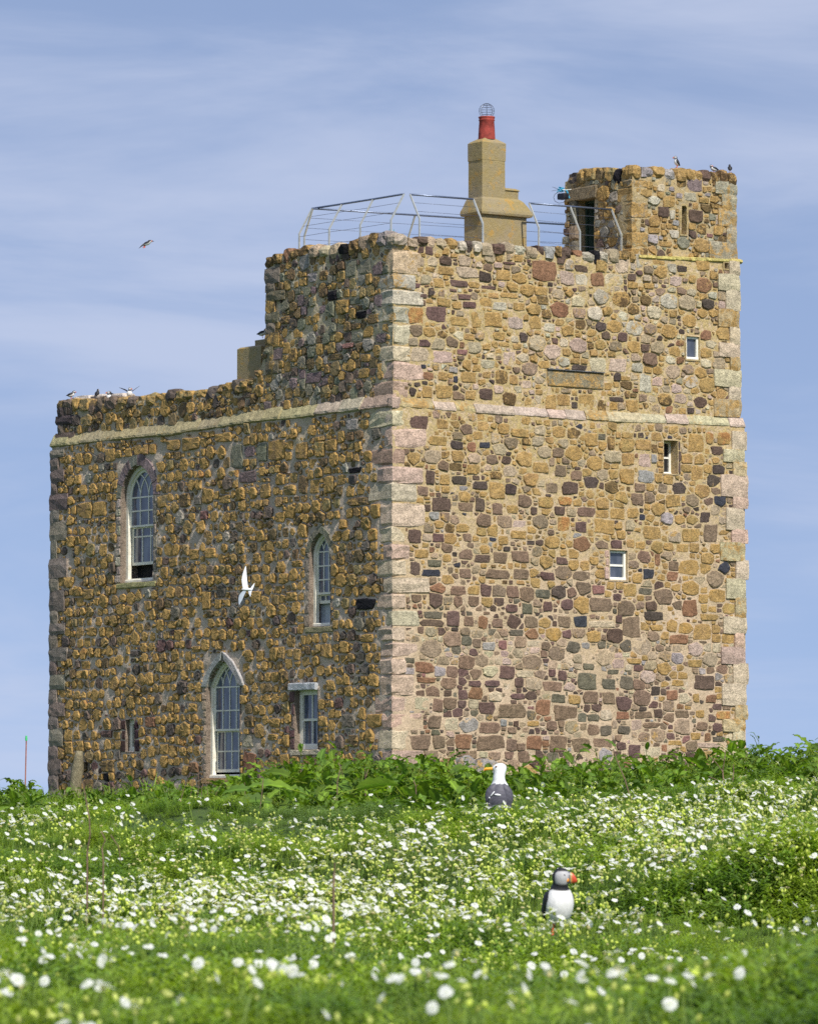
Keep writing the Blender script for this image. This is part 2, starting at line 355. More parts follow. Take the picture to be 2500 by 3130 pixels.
NOT_T = [(R6, '''1180,630,1282,725,mv;985,668,1038,722,cr;920,955,1010,1000,O;1027,745,1105,825,o;1065,838,1105,905,ws;1215,790,1258,838,o;1060,685,1098,722,gy;1260,755,1330,800,o;1285,870,1325,895,O;1395,890,1435,940,o;1372,870,1392,940,ws;1285,650,1325,680,pk
1310,995,1355,1025,red;830,635,905,705,o;915,650,960,705,o;1350,700,1440,730,OR;1000,1045,1085,1085,o;1275,1120,1300,1150,ws;1040,925,1085,970,o;950,840,990,875,o''')]
NOT_L = [(R1, '''1420,1045,1505,1098,bk;1375,257,1430,310,gy;1390,470,1445,500,bk;870,362,925,480,gg;985,362,1030,450,gg;930,378,975,430,mv;1035,350,1110,440,o;800,318,880,362,OR;590,347,650,400,o;658,338,740,400,o;120,628,190,692,O;195,622,265,697,o;270,617,330,688,O
320,387,365,450,o;905,487,985,540,mv;1155,360,1210,440,o;1285,347,1340,400,o;645,582,695,650,dko;820,590,870,630,o;1000,540,1045,608,o;1278,505,1325,585,o;1102,545,1160,595,o;1140,878,1185,910,OR;760,822,805,870,OR;480,195,520,240,o
1220,525,1260,590,o;1165,505,1210,590,dko;1340,500,1378,550,o;1240,360,1282,430,ol;745,560,795,635,o;548,590,590,650,ol;1065,665,1110,715,O;930,730,975,770,o;690,830,735,880,OR;600,865,640,910,o;1085,935,1130,985,OR;960,1010,1005,1070,O;745,1015,785,1098,O
1115,1018,1165,1060,O;440,905,470,960,O;300,865,330,920,OR;120,895,160,935,OR;225,1005,270,1055,o;735,660,772,700,red;710,600,745,640,gr;1380,600,1480,640,dko;540,790,600,825,o;870,1015,905,1065,db'''),
 (R2, '''1040,567,1090,612,OR;1255,557,1300,605,O;1270,240,1315,305,o;922,642,970,700,cr;925,715,985,805,ru;1420,715,1465,785,O;305,750,360,805,dko;302,622,355,655,mr;240,167,285,210,O;562,375,615,415,O;1035,635,1080,668,O;1370,425,1410,475,O;1185,728,1225,795,O
1090,722,1130,785,O;930,555,975,610,dko;590,495,622,540,OR;495,560,540,610,ru;645,695,680,735,O;800,45,830,90,OR;595,140,635,178,OR;1080,250,1110,310,o;1145,262,1180,315,o;1290,400,1330,450,o;100,455,145,520,o;560,680,600,730,OR;690,500,725,540,O
215,315,255,355,OR;145,670,180,730,OR;195,665,230,715,OR;1330,640,1370,705,db;1390,640,1435,700,dko;1440,195,1500,235,O;870,335,905,375,o;700,250,740,280,OR;1465,550,1530,610,O;1360,550,1420,612,gr;690,760,730,810,ru;230,835,270,885,dko;430,270,470,300,dk''')]
NOT_C = [(R5, '''500,655,578,742,o;155,815,250,880,mv;615,722,672,770,bk;680,740,742,800,dko;590,840,655,900,gg;720,845,780,905,mv;460,610,510,668,bk;580,650,635,690,gg;355,510,405,570,gy;555,440,620,540,gg;635,440,700,520,gg;705,445,760,530,mv;335,1065,425,1125,mv;155,930,210,1000,mv
630,1040,690,1100,o;735,1010,770,1110,o;395,905,435,970,o;290,635,330,700,mv;590,790,640,830,dko;200,750,250,800,dko;300,540,345,590,o;415,500,460,560,dko;540,900,600,935,red;640,960,690,1010,o;460,960,540,1000,dko;120,740,190,800,gy''')]

def pip(poly, X, Y):
    inside = np.zeros(X.shape, bool); n = len(poly)
    for i in range(n):
        x0, y0 = poly[i]; x1, y1 = poly[(i + 1) % n]
        c = ((y0 > Y) != (y1 > Y))
        with np.errstate(divide='ignore', invalid='ignore'):
            xx = (x1 - x0) * (Y - y0) / (y1 - y0 + 1e-12) + x0
        inside ^= c & (X < xx)
    return inside
def smooth_noise(n, m, cell, rs):
    a = rs.rand(int(n / cell) + 3, int(m / cell) + 3)
    x = np.arange(n) / cell; y = np.arange(m) / cell
    xi = x.astype(int); yi = y.astype(int); fx = x - xi; fy = y - yi
    fx = fx * fx * (3 - 2 * fx); fy = fy * fy * (3 - 2 * fy)
    A = a[np.ix_(xi, yi)]; B = a[np.ix_(xi + 1, yi)]; C_ = a[np.ix_(xi, yi + 1)]; D = a[np.ix_(xi + 1, yi + 1)]
    return (A * (1 - fx)[:, None] + B * fx[:, None]) * (1 - fy)[None] + (C_ * (1 - fx)[:, None] + D * fx[:, None]) * fy[None]
def skin(face, s0, s1, zlo, zhi, h, amp, openings=(), step=.07):
    S = np.linspace(s0, s1, max(2, int(round((s1 - s0) / step)) + 1))
    tops = np.array([zhi(a) for a in S]) if callable(zhi) else np.full(len(S), zhi)
    bots = np.array([zlo(a) for a in S]) if callable(zlo) else np.full(len(S), zlo)
    m = max(2, int(round((tops.max() - bots.min()) / step)) + 1); T = np.linspace(0, 1, m)
    SS = np.repeat(S[:, None], m, 1); ZZ = bots[:, None] + (tops - bots)[:, None] * T[None]
    n = len(S)
    H = h + amp * (smooth_noise(n, m, 7, NR) - .5) * 1.3 + amp * (smooth_noise(n, m, 2.6, NR) - .5) + amp * .5 * (smooth_noise(n, m, 1.2, NR) - .5)
    o, d, nn = [np.array(q) for q in (face.o, face.d, face.n)]
    P = o[None, None] + SS[..., None] * d + H[..., None] * nn; P[..., 2] += ZZ
    CX = (SS[:-1, :-1] + SS[1:, 1:]) / 2; CZ = (ZZ[:-1, :-1] + ZZ[1:, 1:]) / 2
    keep = np.ones(CX.shape, bool)
    for po in openings: keep &= ~pip(po, CX, CZ)
    idx = np.arange(n * m).reshape(n, m)
    q = np.stack([idx[:-1, :-1], idx[1:, :-1], idx[1:, 1:], idx[:-1, 1:]], -1)[keep]
    if face.d.cross(UP).dot(face.n) < 0: q = q[:, ::-1]
    return P.reshape(-1, 3).tolist(), q.tolist()

def clip(poly, nx, ny, c):
    out = []; k = len(poly)
    for i in range(k):
        p = poly[i]; q = poly[(i + 1) % k]
        dp = p[0] * nx + p[1] * ny - c; dq = q[0] * nx + q[1] * ny - c
        if dp <= 0: out.append(p)
        if dp * dq < 0:
            t = dp / (dp - dq); out.append((p[0] + (q[0] - p[0]) * t, p[1] + (q[1] - p[1]) * t))
    return out
def area(poly):
    return .5 * abs(sum(poly[i][0] * poly[(i + 1) % len(poly)][1] - poly[(i + 1) % len(poly)][0] * poly[i][1] for i in range(len(poly))))
def pack(s0, s1, zlo, zhi, rects, classes, asp, gap, course_h=.23, cj=.03):
    """darts of falling size, then power cells: rubble that fits together. returns polygons"""
    X, Y, RR = [], [], []
    zf = zhi if callable(zhi) else (lambda a: zhi)
    zl = zlo if callable(zlo) else (lambda a: zlo)
    rc = np.array(rects) if len(rects) else np.zeros((0, 4))
    zmin = min(zl(s0), zl(s1)); zmax = max(zf(a) for a in np.linspace(s0, s1, 30))
    for r, tries in classes:
        for _ in range(int(tries * (s1 - s0) * (zmax - zmin))):
            a = R.uniform(s0 + r * asp * .8, s1 - r * asp * .8) if s1 - s0 > 2 * r * asp else None
            if a is None: continue
            z = R.uniform(zmin, zmax)
            if r > .07: z = round(z / course_h) * course_h + R.gauss(0, cj) + .05 * math.sin(a * .9) * (cj < .02)
            if z + r * .9 > zf(a) or z - r * .8 < zl(a): continue
            r2 = r * R.uniform(.85, 1.15)
            if len(rc):
                dx = np.maximum(np.maximum(rc[:, 0] - a, a - rc[:, 2]), 0) / asp; dz = np.maximum(np.maximum(rc[:, 1] - z, z - rc[:, 3]), 0)
                if np.min(dx * dx + dz * dz) < (r2 * .72) ** 2: continue
            if X:
                q = np.frombuffer(bX, dtype=np.float64) if False else None
            if n_pl[0]:
                k = n_pl[0]
                d2 = ((PX[:k] - a) / asp) ** 2 + (PY[:k] - z) ** 2
                if np.any(d2 < (.90 * (PR[:k] + r2)) ** 2): continue
            PX[n_pl[0]] = a; PY[n_pl[0]] = z; PR[n_pl[0]] = r2; n_pl[0] += 1
    k = n_pl[0]; out = []
    for i in range(k):
        a, z, r = PX[i], PY[i], PR[i]
        lim = r * 1.36; ww = lim * R.uniform(.88, 1.15); hh_ = lim * R.uniform(.8, 1.02); cr_ = R.uniform(.15, .5)
        poly = []
        for sx, sy in ((1, 1), (-1, 1), (-1, -1), (1, -1)):
            c1 = cr_ * R.uniform(.4, 1.3); c2 = cr_ * R.uniform(.4, 1.3)
            pa = (sx * ww, sy * hh_ * (1 - c1)); pb = (sx * ww * (1 - c2), sy * hh_)
            poly += [pa, pb] if sx * sy > 0 else [pb, pa]
        ro = R.uniform(-.22, .22); poly = [(x * math.cos(ro) - y * math.sin(ro), x * math.sin(ro) + y * math.cos(ro)) for x, y in poly]
        dx = (PX[:k] - a) / asp; dy = PY[:k] - z; d2 = dx * dx + dy * dy
        nb = np.where((d2 < (r + PR[:k] + .25) ** 2) & (d2 > 0))[0]
        g = gap * R.uniform(.5, 1.5) * .5
        for j in nb:
            L = math.sqrt(d2[j]); c = (d2[j] + r * r - PR[j] ** 2) / (2 * L)
            if c > lim * 2.2: continue
            ux, uy = dx[j] / L, dy[j] / L
            qx, qy = math.copysign(abs(ux) ** 1.45, ux), math.copysign(abs(uy) ** 1.45, uy); qq = math.hypot(qx, qy); qx /= qq; qy /= qq
            poly = clip(poly, qx, qy, c * (ux * qx + uy * qy) - g)
            if len(poly) < 3: break
        if len(poly) < 3: continue
        poly = [(x * asp + a, y + z) for x, y in poly]
        if len(rc):
            near = rc[(rc[:, 0] < a + .6) & (rc[:, 2] > a - .6) & (rc[:, 1] < z + .6) & (rc[:, 3] > z - .6)]
            for (x0, y0, x1, y1) in near:
                dd = [(x0 - a, 1, 0, x0 - g), (a - x1, -1, 0, -x1 - g), (y0 - z, 0, 1, y0 - g), (z - y1, 0, -1, -y1 - g)]
                dd.sort(key=lambda q: -q[0])
                if dd[0][0] > -r: poly = clip(poly, dd[0][1], dd[0][2], dd[0][3])
                if len(poly) < 3: break
        if len(poly) < 3 or area(poly) < .0018: continue
        out.append(poly)
    n_pl[0] = 0
    return out
PX = np.zeros(9000); PY = np.zeros(9000); PR = np.zeros(9000); n_pl = [0]

def outline(poly, jit=.05):
    """round the corners, roughen"""
    n = len(poly); out = []
    for i in range(n):
        p = poly[i]; q = poly[(i + 1) % n]
        c = R.uniform(.03, .2); c2 = R.uniform(.03, .2)
        out.append((p[0] + (q[0] - p[0]) * c, p[1] + (q[1] - p[1]) * c))
        out.append((q[0] + (p[0] - q[0]) * c2, q[1] + (p[1] - q[1]) * c2))
    cx = sum(p[0] for p in out) / len(out); cy = sum(p[1] for p in out) / len(out)
    res = []
    for x, y in out:
        k = 1 + R.uniform(-jit, jit); res.append((cx + (x - cx) * k, cy + (y - cy) * k))
    # drop nearly coincident points
    f = [res[0]]
    for p in res[1:]:
        if abs(p[0] - f[-1][0]) + abs(p[1] - f[-1][1]) > .012: f.append(p)
    return f, cx, cy
def rect_poly(x0, y0, x1, y1, j=.07):
    w, h = x1 - x0, y1 - y0
    J = lambda: R.uniform(-j, j)
    c = [(x0 + w * (J() + .04), y0 + h * (J() + .04)), (x0 + w * (.5 + J()), y0 + h * J() * .5), (x1 + w * (J() - .04), y0 + h * (J() + .04)), (x1 + w * J() * .4, y0 + h * (.5 + J())),
         (x1 + w * (J() - .04), y1 + h * (J() - .04)), (x0 + w * (.5 + J()), y1 + h * J() * .5), (x0 + w * (J() + .04), y1 + h * (J() - .04)), (x0 + w * J() * .4, y0 + h * (.5 + J()))]
    return c
def stone_geo(face, poly, h0, relief, center=None, bevel=.93, jit=.07):
    ol, cx, cy = outline(poly, jit); n = len(ol)
    tx, tz = R.uniform(-.35, .35) * relief, R.uniform(-.35, .35) * relief
    w = max(max(p[0] for p in ol) - min(p[0] for p in ol), .05); hh = max(max(p[1] for p in ol) - min(p[1] for p in ol), .05)
    v = []
    rings = [(1.02, -.05, 0), (1.0, relief * .35, .06), (.96, relief * .8, .12), (bevel * .9, relief, .2)]
    for sc, hgt, jj in rings:
        for x, y in ol:
            xx = cx + (x - cx) * sc; yy = cy + (y - cy) * sc
            hx = hgt + (tx * (x - cx) / w + tz * (y - cy) / hh if hgt > relief * .5 else 0) + R.uniform(-jj, jj) * relief
            v.append(face.pt(xx, yy, h0 + hx))
    v.append(face.pt(cx + R.uniform(-.1, .1) * w, cy + R.uniform(-.1, .1) * hh, h0 + relief * R.uniform(.98, 1.18)))
    f = []; fl = face.d.cross(UP).dot(face.n) < 0
    # polygons are counter clockwise in (s, z)
    A = sum(ol[i][0] * ol[(i + 1) % n][1] - ol[(i + 1) % n][0] * ol[i][1] for i in range(n))
    if A < 0: fl = not fl
    for r in range(3):
        for k in range(n):
            k2 = (k + 1) % n
            q = (r * n + k, r * n + k2, (r + 1) * n + k2, (r + 1) * n + k)
            f.append(q[::-1] if fl else q)
    for k in range(n):
        k2 = (k + 1) % n; q = (3 * n + k, 3 * n + k2, 4 * n)
        f.append(q[::-1] if fl else q)
    if center is not None: center[:] = [cx, cy]
    return v, f
def jcol(c, amt=.13):
    k = R.uniform(1 - amt, 1 + amt); return tuple(min(1, max(0, x * k * R.uniform(.95, 1.05))) for x in c)
def blob(c, ax, half, p=.55, jit=.06, n=3):
    """rounded irregular block"""
    g = [-1 + 2 * i / n for i in range(n + 1)]
    idx = {}; v = []; f = []
    def V(i, j, k):
        if (i, j, k) not in idx:
            q = Vector((g[i], g[j], g[k]))
            u = q.normalized() * (3 ** .5 * .78)
            w = q.lerp(u, p)
            w *= 1 + R.uniform(-jit, jit)
            idx[(i, j, k)] = len(v)
            v.append(Vector(c) + ax[0] * (w.x * half[0]) + ax[1] * (w.y * half[1]) + ax[2] * (w.z * half[2]))
        return idx[(i, j, k)]
    for a in range(n):
        for b_ in range(n):
            for s_, fl in ((0, True), (n, False)):
                q1 = (V(s_, a, b_), V(s_, a + 1, b_), V(s_, a + 1, b_ + 1), V(s_, a, b_ + 1)); f.append(q1[::-1] if fl else q1)
                q2 = (V(a, s_, b_), V(a, s_, b_ + 1), V(a + 1, s_, b_ + 1), V(a + 1, s_, b_)); f.append(q2[::-1] if fl else q2)
                q3 = (V(a, b_, s_), V(a + 1, b_, s_), V(a + 1, b_ + 1, s_), V(a, b_ + 1, s_)); f.append(q3[::-1] if fl else q3)
    if ax[0].cross(ax[1]).dot(ax[2]) < 0: f = [q[::-1] for q in f]
    return v, f

# ------------------------------------------------------------------ tower: root and openings
TB = FL.pt(0, .3)
tower = thing('stone_tower', 'old rubble stone tower with corner turret and lower left range, spotted with orange lichen', 'tower', TB)
def part(name, v, f, mat, cols=None, parent=None, smooth=False, origin=None, label=None):
    """mesh given in world coordinates, origin moved to its middle, parented (tower part or sub-part)"""
    par = parent or tower
    c = Vector(origin) if origin is not None else sum((Vector(p) for p in v), Vector()) / len(v)
    me = new_mesh(name, [Vector(p) - c for p in v], f, mat, cols, smooth)
    base = Vector(par.location) if par is tower else Vector(tower.location) + Vector(par.location)
    o = put(name, me, par, c - base)
    if label: o['label'] = label
    return o
def sub_empty(name, c, label=None):
    o = put(name, None, tower, Vector(c) - Vector(tower.location)); o.empty_display_size = .05
    if label: o['label'] = label
    return o

class Lancet:
    def __init__(s, a, b, z0, zs, za):
        s.a, s.b, s.z0, s.zs, s.za = a, b, z0, zs, za
        hw = (b - a) / 2; hgt = za - zs; s.r = (hgt ** 2 + hw ** 2) / (2 * hw); s.hw = hw; s.mid = (a + b) / 2; s.flat = 0.
    def off(s, t, tb=None):
        q = Lancet.__new__(Lancet); q.flat = s.flat; q.a, q.b, q.z0, q.zs = s.a + t, s.b - t, s.z0 + (t if tb is None else tb), s.zs
        q.r = s.r - t; q.hw = s.hw - t; q.mid = s.mid
        q.za = s.zs + math.sqrt(max(q.r ** 2 - (s.r - s.hw) ** 2, 1e-4)); return q
    def poly(s, n=8):
        pts = [(s.a, s.z0), (s.b, s.z0), (s.b, s.zs)]
        cx = s.b - s.r; a1 = math.asin(min(1, (s.za - s.zs) / s.r))
        for i in range(1, n + 1):
            t = a1 * i / n; k = i / n; pts.append(((cx + s.r * math.cos(t)) * (1 - s.flat) + s.flat * (s.b + (s.mid - s.b) * k), (s.zs + s.r * math.sin(t)) * (1 - s.flat) + s.flat * (s.zs + (s.za - s.zs) * k)))
        pts[-1] = (s.mid, s.za)
        cx2 = s.a + s.r
        for i in range(n - 1, -1, -1):
            t = a1 * i / n; k = i / n; pts.append(((cx2 - s.r * math.cos(t)) * (1 - s.flat) + s.flat * (s.a + (s.mid - s.a) * k), (s.zs + s.r * math.sin(t)) * (1 - s.flat) + s.flat * (s.zs + (s.za - s.zs) * k)))
        return pts
class RectO:
    def __init__(s, a, b, z0, z1): s.a, s.b, s.z0, s.z1 = a, b, z0, z1; s.mid = (a + b) / 2
    def off(s, t, tb=None): return RectO(s.a + t, s.b - t, s.z0 + (t if tb is None else tb), s.z1 - t)
    def poly(s, n=1): return [(s.a, s.z0), (s.b, s.z0), (s.b, s.z1), (s.a, s.z1)]
def lancet(face, xl, xr, yb, ys, ya, h=0):
    ym = (yb + ys) / 2
    s1 = face.inv(xl, ym, h)[0]; s2 = face.inv(xr, ym, h)[0]; a, b = min(s1, s2), max(s1, s2)
    return Lancet(a, b, face.inv(xl, yb, h)[1], face.inv(xl, ys, h)[1], face.inv((xl + xr) / 2, ya, h)[1])
def recto(face, x0, x1, y0, y1, h=0):
    s1 = face.inv(x0, (y0 + y1) / 2, h)[0]; s2 = face.inv(x1, (y0 + y1) / 2, h)[0]; xm = (x0 + x1) / 2
    return RectO(min(s1, s2), max(s1, s2), face.inv(xm, y1, h)[1], face.inv(xm, y0, h)[1])
W1 = lancet(FL, 371, 471, 1783, 1523, 1420)
W2 = lancet(FL, 947, 1012, 1917, 1688, 1628)
W3 = lancet(FL, 632, 735, 2380, 2102, 2018)
W3.flat = .6; W2.flat = .45; W1.flat = .1
W4 = recto(FL, 903, 973, 2109, 2292)
W5 = recto(FL, 386, 413, 2200, 2300)
W6 = recto(FR, 2096, 2136, 1028, 1099, HU)
W7 = recto(FR, 2027, 2070, 1346, 1448)
W8 = recto(FR, 1862, 1916, 1682, 1774)
W9 = Lancet(*(lambda q: (q.a, q.b, q.z0, q.z1 - .12, q.z1))(recto(FR, 2080, 2098, 624, 716, HT)))
W10 = recto(FR, 2212, 2232, 803, 821, HU)
PLQ = recto(FR, 1672, 1842, 1136, 1184, HU)
DOOR = recto(FT, 1764, 1817, 600, 780)
LINT = recto(FT, 1738, 1826, 577, 606)
def rc(o, m=0): 
    z1 = o.za if isinstance(o, Lancet) else o.z1
    return (o.a - m, o.z0 - m, o.b + m, z1 + m)

# ------------------------------------------------------------------ solid core, skins
def block(f1, sA, sB, LA, LB, z0, z1):
    """box between distances sA..sB along the right face and LA..LB along the left face, set in from the faces"""
    v = []
    for a in (sA, sB):
        for b_ in (LA, LB):
            for z in (z0, z1): v.append(CORNER + dr * a + dl * b_ + UP * z)
    return v, BOXF
core = Acc()
IN = .62
for (a, b_, c, d, z0, z1) in ((IN, R_END - .1, IN, L_END - .1, ZB, 8.6), (IN + .1, R_ENDU - .15, IN + .1, L_TOW - .2, 8.6, 12.35), (IN + .1, R_ENDU - .15, L_TOW - .2, L_ENDU - .15, 8.6, 9.75)):
    v, f = block(None, a, b_, c, d, z0, z1); core.add(v, f)
# wall heads that close the space between the core and the outer faces
for (a, b_, c, d, z0, z1) in ((.12, R_ENDU - .05, .12, .9, 12.1, 12.5), (.12, .9, .9, L_TOW - .05, 12.1, 12.5), (.12, .75, L_TOW + .02, L_ENDU - .05, 9.6, 9.85),
                              (R_END - .5, R_END - .06, .5, 8, ZB, 8.9), (.5, 5, L_END - .5, L_END - .06, ZB, 8.9), (R_ENDU - .5, R_ENDU - .08, .12, 6, 8.7, 12.4), (.12, 5, L_ENDU - .5, L_ENDU - .08, 8.7, 9.8), (.12, 5, L_TOW - .6, L_TOW - .06, 9.2, 12.4)):
    v, f = block(None, a, b_, c, d, z0, z1); core.add(v, f)
core_me = core.mesh('wall_core', M_MORT_L)
o = put('wall_core', core_me, tower, -Vector(tower.location))

def wall(name, pieces, mat):
    A = Acc()
    for v, f in pieces: A.add(v, f)
    part(name, A.v, A.f, mat, smooth=True)
wall('left_wall', [skin(FL, 0, L_END, ZB, lambda s: strL(s) + .05, 0, .035, [w.poly() for w in (W1, W2, W3, W4, W5)]),
                   skin(FL, .08, L_TOW, lambda s: strL(s) - .02, lambda s: topL(s) - .02, HU, .04),
                   skin(FL, L_TOW - .02, L_ENDU, lambda s: strL(s) - .02, lambda s: topW(s) - .02, HU, .04)], M_MORT_L)
wall('right_wall', [skin(FR, 0, R_END, ZB, lambda s: strR(s) + .05, 0, .02, [w.poly() for w in (W7, W8)]),
                    skin(FR, .08, R_ENDU, lambda s: strR(s) - .02, lambda s: (topR(s) - .04) if s < R_T0 else ledZ(s) - .02, HU, .022, [w.poly() for w in (W6, W10)])], M_MORT_R)
wall('turret_wall', [skin(FR, R_T0, R_T1, lambda s: ledZ(s) - .05, lambda s: topT(s) - .06, HT, .03, [W9.poly()]),
                     skin(FT, 0, T_L, 12.3, lambda s: topTL(s) - .06, 0, .035, [DOOR.poly()])], M_MORT_T)
# turret: thick walls round a dark stair
tk = Acc()
def tb(s0, s1, L0, L1, z0, z1):
    v = [FR.pt(s, z, HT) + dl * L for s in (s0, s1) for L in (L0, L1) for z in (z0, z1)]
    tk.add(v, BOXF)
ti = .07; zt = 14.6
tb(R_T0 + ti, W9.a - .02, ti, .45, 12.3, zt); tb(W9.b + .02, R_T1 - .05, ti, .45, 12.3, zt); tb(W9.a - .02, W9.b + .02, ti, .45, 12.3, W9.z0 - .02); tb(W9.a - .02, W9.b + .02, ti, .45, W9.za + .02, zt)
tb(R_T0 + ti, R_T0 + .4, .45, DOOR.a - .02, 12.3, zt); tb(R_T0 + ti, R_T0 + .4, DOOR.b + .02, T_L - .03, 12.3, zt); tb(R_T0 + ti, R_T0 + .4, DOOR.a - .02, DOOR.b + .02, DOOR.z1 + .02, zt)
tb(R_T1 - .35, R_T1 - .05, .45, T_L - .05, 12.3, zt); tb(R_T0 + .4, R_T1 - .35, T_L - .35, T_L - .05, 12.3, zt)
tb(R_T0 + .1, R_T1 - .1, .1, T_L - .1, zt, zt + .12)
part('turret_walls', tk.v, tk.f, M_MORT_T)

# reveals
def reveal(face, O, h, depth, mat, flange=.05, back=False):
    A = Acc(); P = O.poly(); Q = O.off(-flange).poly(); n = len(P)
    v = [face.pt(x, z, h + .018) for x, z in Q] + [face.pt(x, z, h + .022) for x, z in P] + [face.pt(x, z, h - depth) for x, z in P]
    f = []
    for i in range(n):
        j = (i + 1) % n
        f.append((i, j, n + j, n + i)); f.append((n + i, n + j, 2 * n + j, 2 * n + i))
    if back: f.append(tuple(range(2 * n, 3 * n)))
    A.add(v, f); return A
rv = Acc()
for face, O, h, d in ((FL, W1, 0, .5), (FL, W2, 0, .5), (FL, W3, 0, .5), (FL, W4, 0, .45), (FL, W5, 0, .5)):
    a = reveal(face, O, h, d, None, .02); part('window_reveal', a.v, a.f, M_STONE_R, lin((146, 128, 110)) + (.12,))
rv = Acc()
for face, O, h, d in ((FR, W6, HU, .3), (FR, W7, 0, .45), (FR, W8, 0, .3), (FR, W9, HT, .4), (FR, W10, HU, .5)):
    a = reveal(face, O, h, d, None, .03); part('window_reveal', a.v, a.f, M_MORT_R)

# ------------------------------------------------------------------ dressed stones with a place of their own
OBL, OBR, OBT, OBTL = [], [], [], []      # obstacles in (s, z)
GY = ((176, 166, 150), .25); PK = ((204, 172, 148), .1); CRM = ((206, 188, 154), .1); PKD = ((184, 154, 130), .16)
def quoin(zt, zb, eL, eR, col, alpha, hh=0., out=.03, corner=None, name='quoin', fl=None, frr=None):
    """corner block reaching eL along the left face and eR along the right face"""
    c0 = CORNER if corner is None else corner
    zt -= .007; zb += .007
    ps = []
    j = lambda q: R.uniform(-q, q)
    ol = [(-out + j(.01), -out + j(.01)), (eR * .5, -out + j(.012)), (eR, -out * .6 + j(.01)), (eR, .12), (eL and .12, .12), (.12, eL), (-out * .6 + j(.01), eL), (-out + j(.012), eL * .5)]
    # coordinates: (along right face, along left face) measured from the corner, negative = proud
    v = []; f = []
    lv = [(zb, .985), (zb + (zt - zb) * .12, 1.0), (zb + (zt - zb) * .55, 1.0), (zb + (zt - zb) * .88, 1.0), (zt, .985)]
    n = len(ol)
    for iz, (z, k) in enumerate(lv):
        for i, (a, b_) in enumerate(ol):
            inset = (.016 if iz in (0, 4) else 0) 
            aa = a + (inset if a < 0 else 0) - (inset if a == eR else 0) + (j(.018) if a < .1 else 0); bb = b_ + (inset if b_ < 0 else 0) - (inset if b_ == eL else 0) + (j(.018) if b_ < .1 else 0)
            v.append(c0 + dr * (aa - hh) + dl * (bb - hh) + UP * (z + j(.014)))
    for r in range(len(lv) - 1):
        for k in range(n):
            k2 = (k + 1) % n; f.append((r * n + k, r * n + k2, (r + 1) * n + k2, (r + 1) * n + k))
    f.append(tuple(range(n))[::-1]); f.append(tuple((len(lv) - 1) * n + k for k in range(n)))
    cc = jcol(lin(col), .13) + (alpha + R.uniform(0, .12),)
    part(name, v, f, M_STONE_R, cc)
def zc(py, h=0.): return FR.inv(1199, py, h)[1]
# main corner (photo rows; which way the block runs long)
def lens(xl, xr, py, h=0.): return FL.inv(xl, py, h)[0] - 0, FR.inv(xr, py, h)[0] - 0
QC = [PK, CRM]
rows = [(1252, 1302, 1134, 1234, CRM), (1303, 1367, 1176, 1294, PK), (1368, 1421, 1140, 1234, PKD), (1423, 1476, 1156, 1290, PK), (1473, 1534, 1136, 1272, CRM), (1535, 1606, 1165, 1294, CRM), (1608, 1659, 1156, 1238, CRM),
        (1661, 1710, 1175, 1250, PK), (1711, 1762, 1158, 1240, CRM), (1764, 1813, 1174, 1312, CRM), (1816, 1863, 1158, 1240, PK), (1866, 1916, 1178, 1276, CRM), (1918, 1960, 1155, 1238, PK), (1962, 2008, 1166, 1278, PK), (2010, 2058, 1165, 1236, PK),
        (2062, 2124, 1162, 1267, PK), (2125, 2178, 1148, 1236, PK), (2180, 2230, 1170, 1293, PK), (2232, 2294, 1158, 1246, CRM), (2296, 2350, 1172, 1295, PK), (2352, 2420, 1160, 1250, PK)]
for y0, y1, xl, xr, (c, al) in rows:
    eL, eR = lens(xl, xr, (y0 + y1) / 2); zt_, zb_ = zc(y0), zc(y1)
    quoin(zt_ - R.uniform(-.01, .02), zb_ + R.uniform(-.01, .02), eL * R.uniform(.85, 1.1), eR * R.uniform(.9, 1.08), c, al, 0, R.uniform(.0, .045))
    OBL.append((-.1, zb_, eL, zt_)); OBR.append((-.1, zb_, eR, zt_))
rowsU = [(716, 756, 1164, 1232, GY), (762, 832, 1200, 1271, ((196, 176, 134), .3)), (834, 880, 1165, 1256, ((190, 182, 156), .35)), (882, 932, 1172, 1280, ((196, 188, 160), .3)), (934, 984, 1158, 1238, ((186, 180, 154), .3)), (988, 1052, 1198, 1246, CRM),
         (1054, 1102, 1170, 1240, CRM), (1104, 1160, 1178, 1283, PK), (1162, 1212, 1148, 1234, PKD)]
for y0, y1, xl, xr, (c, al) in rowsU:
    eL, eR = lens(xl, xr, (y0 + y1) / 2, HU); zt_, zb_ = zc(y0, HU), zc(y1, HU)
    eL = max(eL, .22); 
    quoin(zt_, zb_, eL, eR, c, al, HU, R.uniform(.01, .04), CORNER, 'quoin')
    OBL.append((-.1, zb_, eL, zt_)); OBR.append((-.1, zb_, eR, zt_))
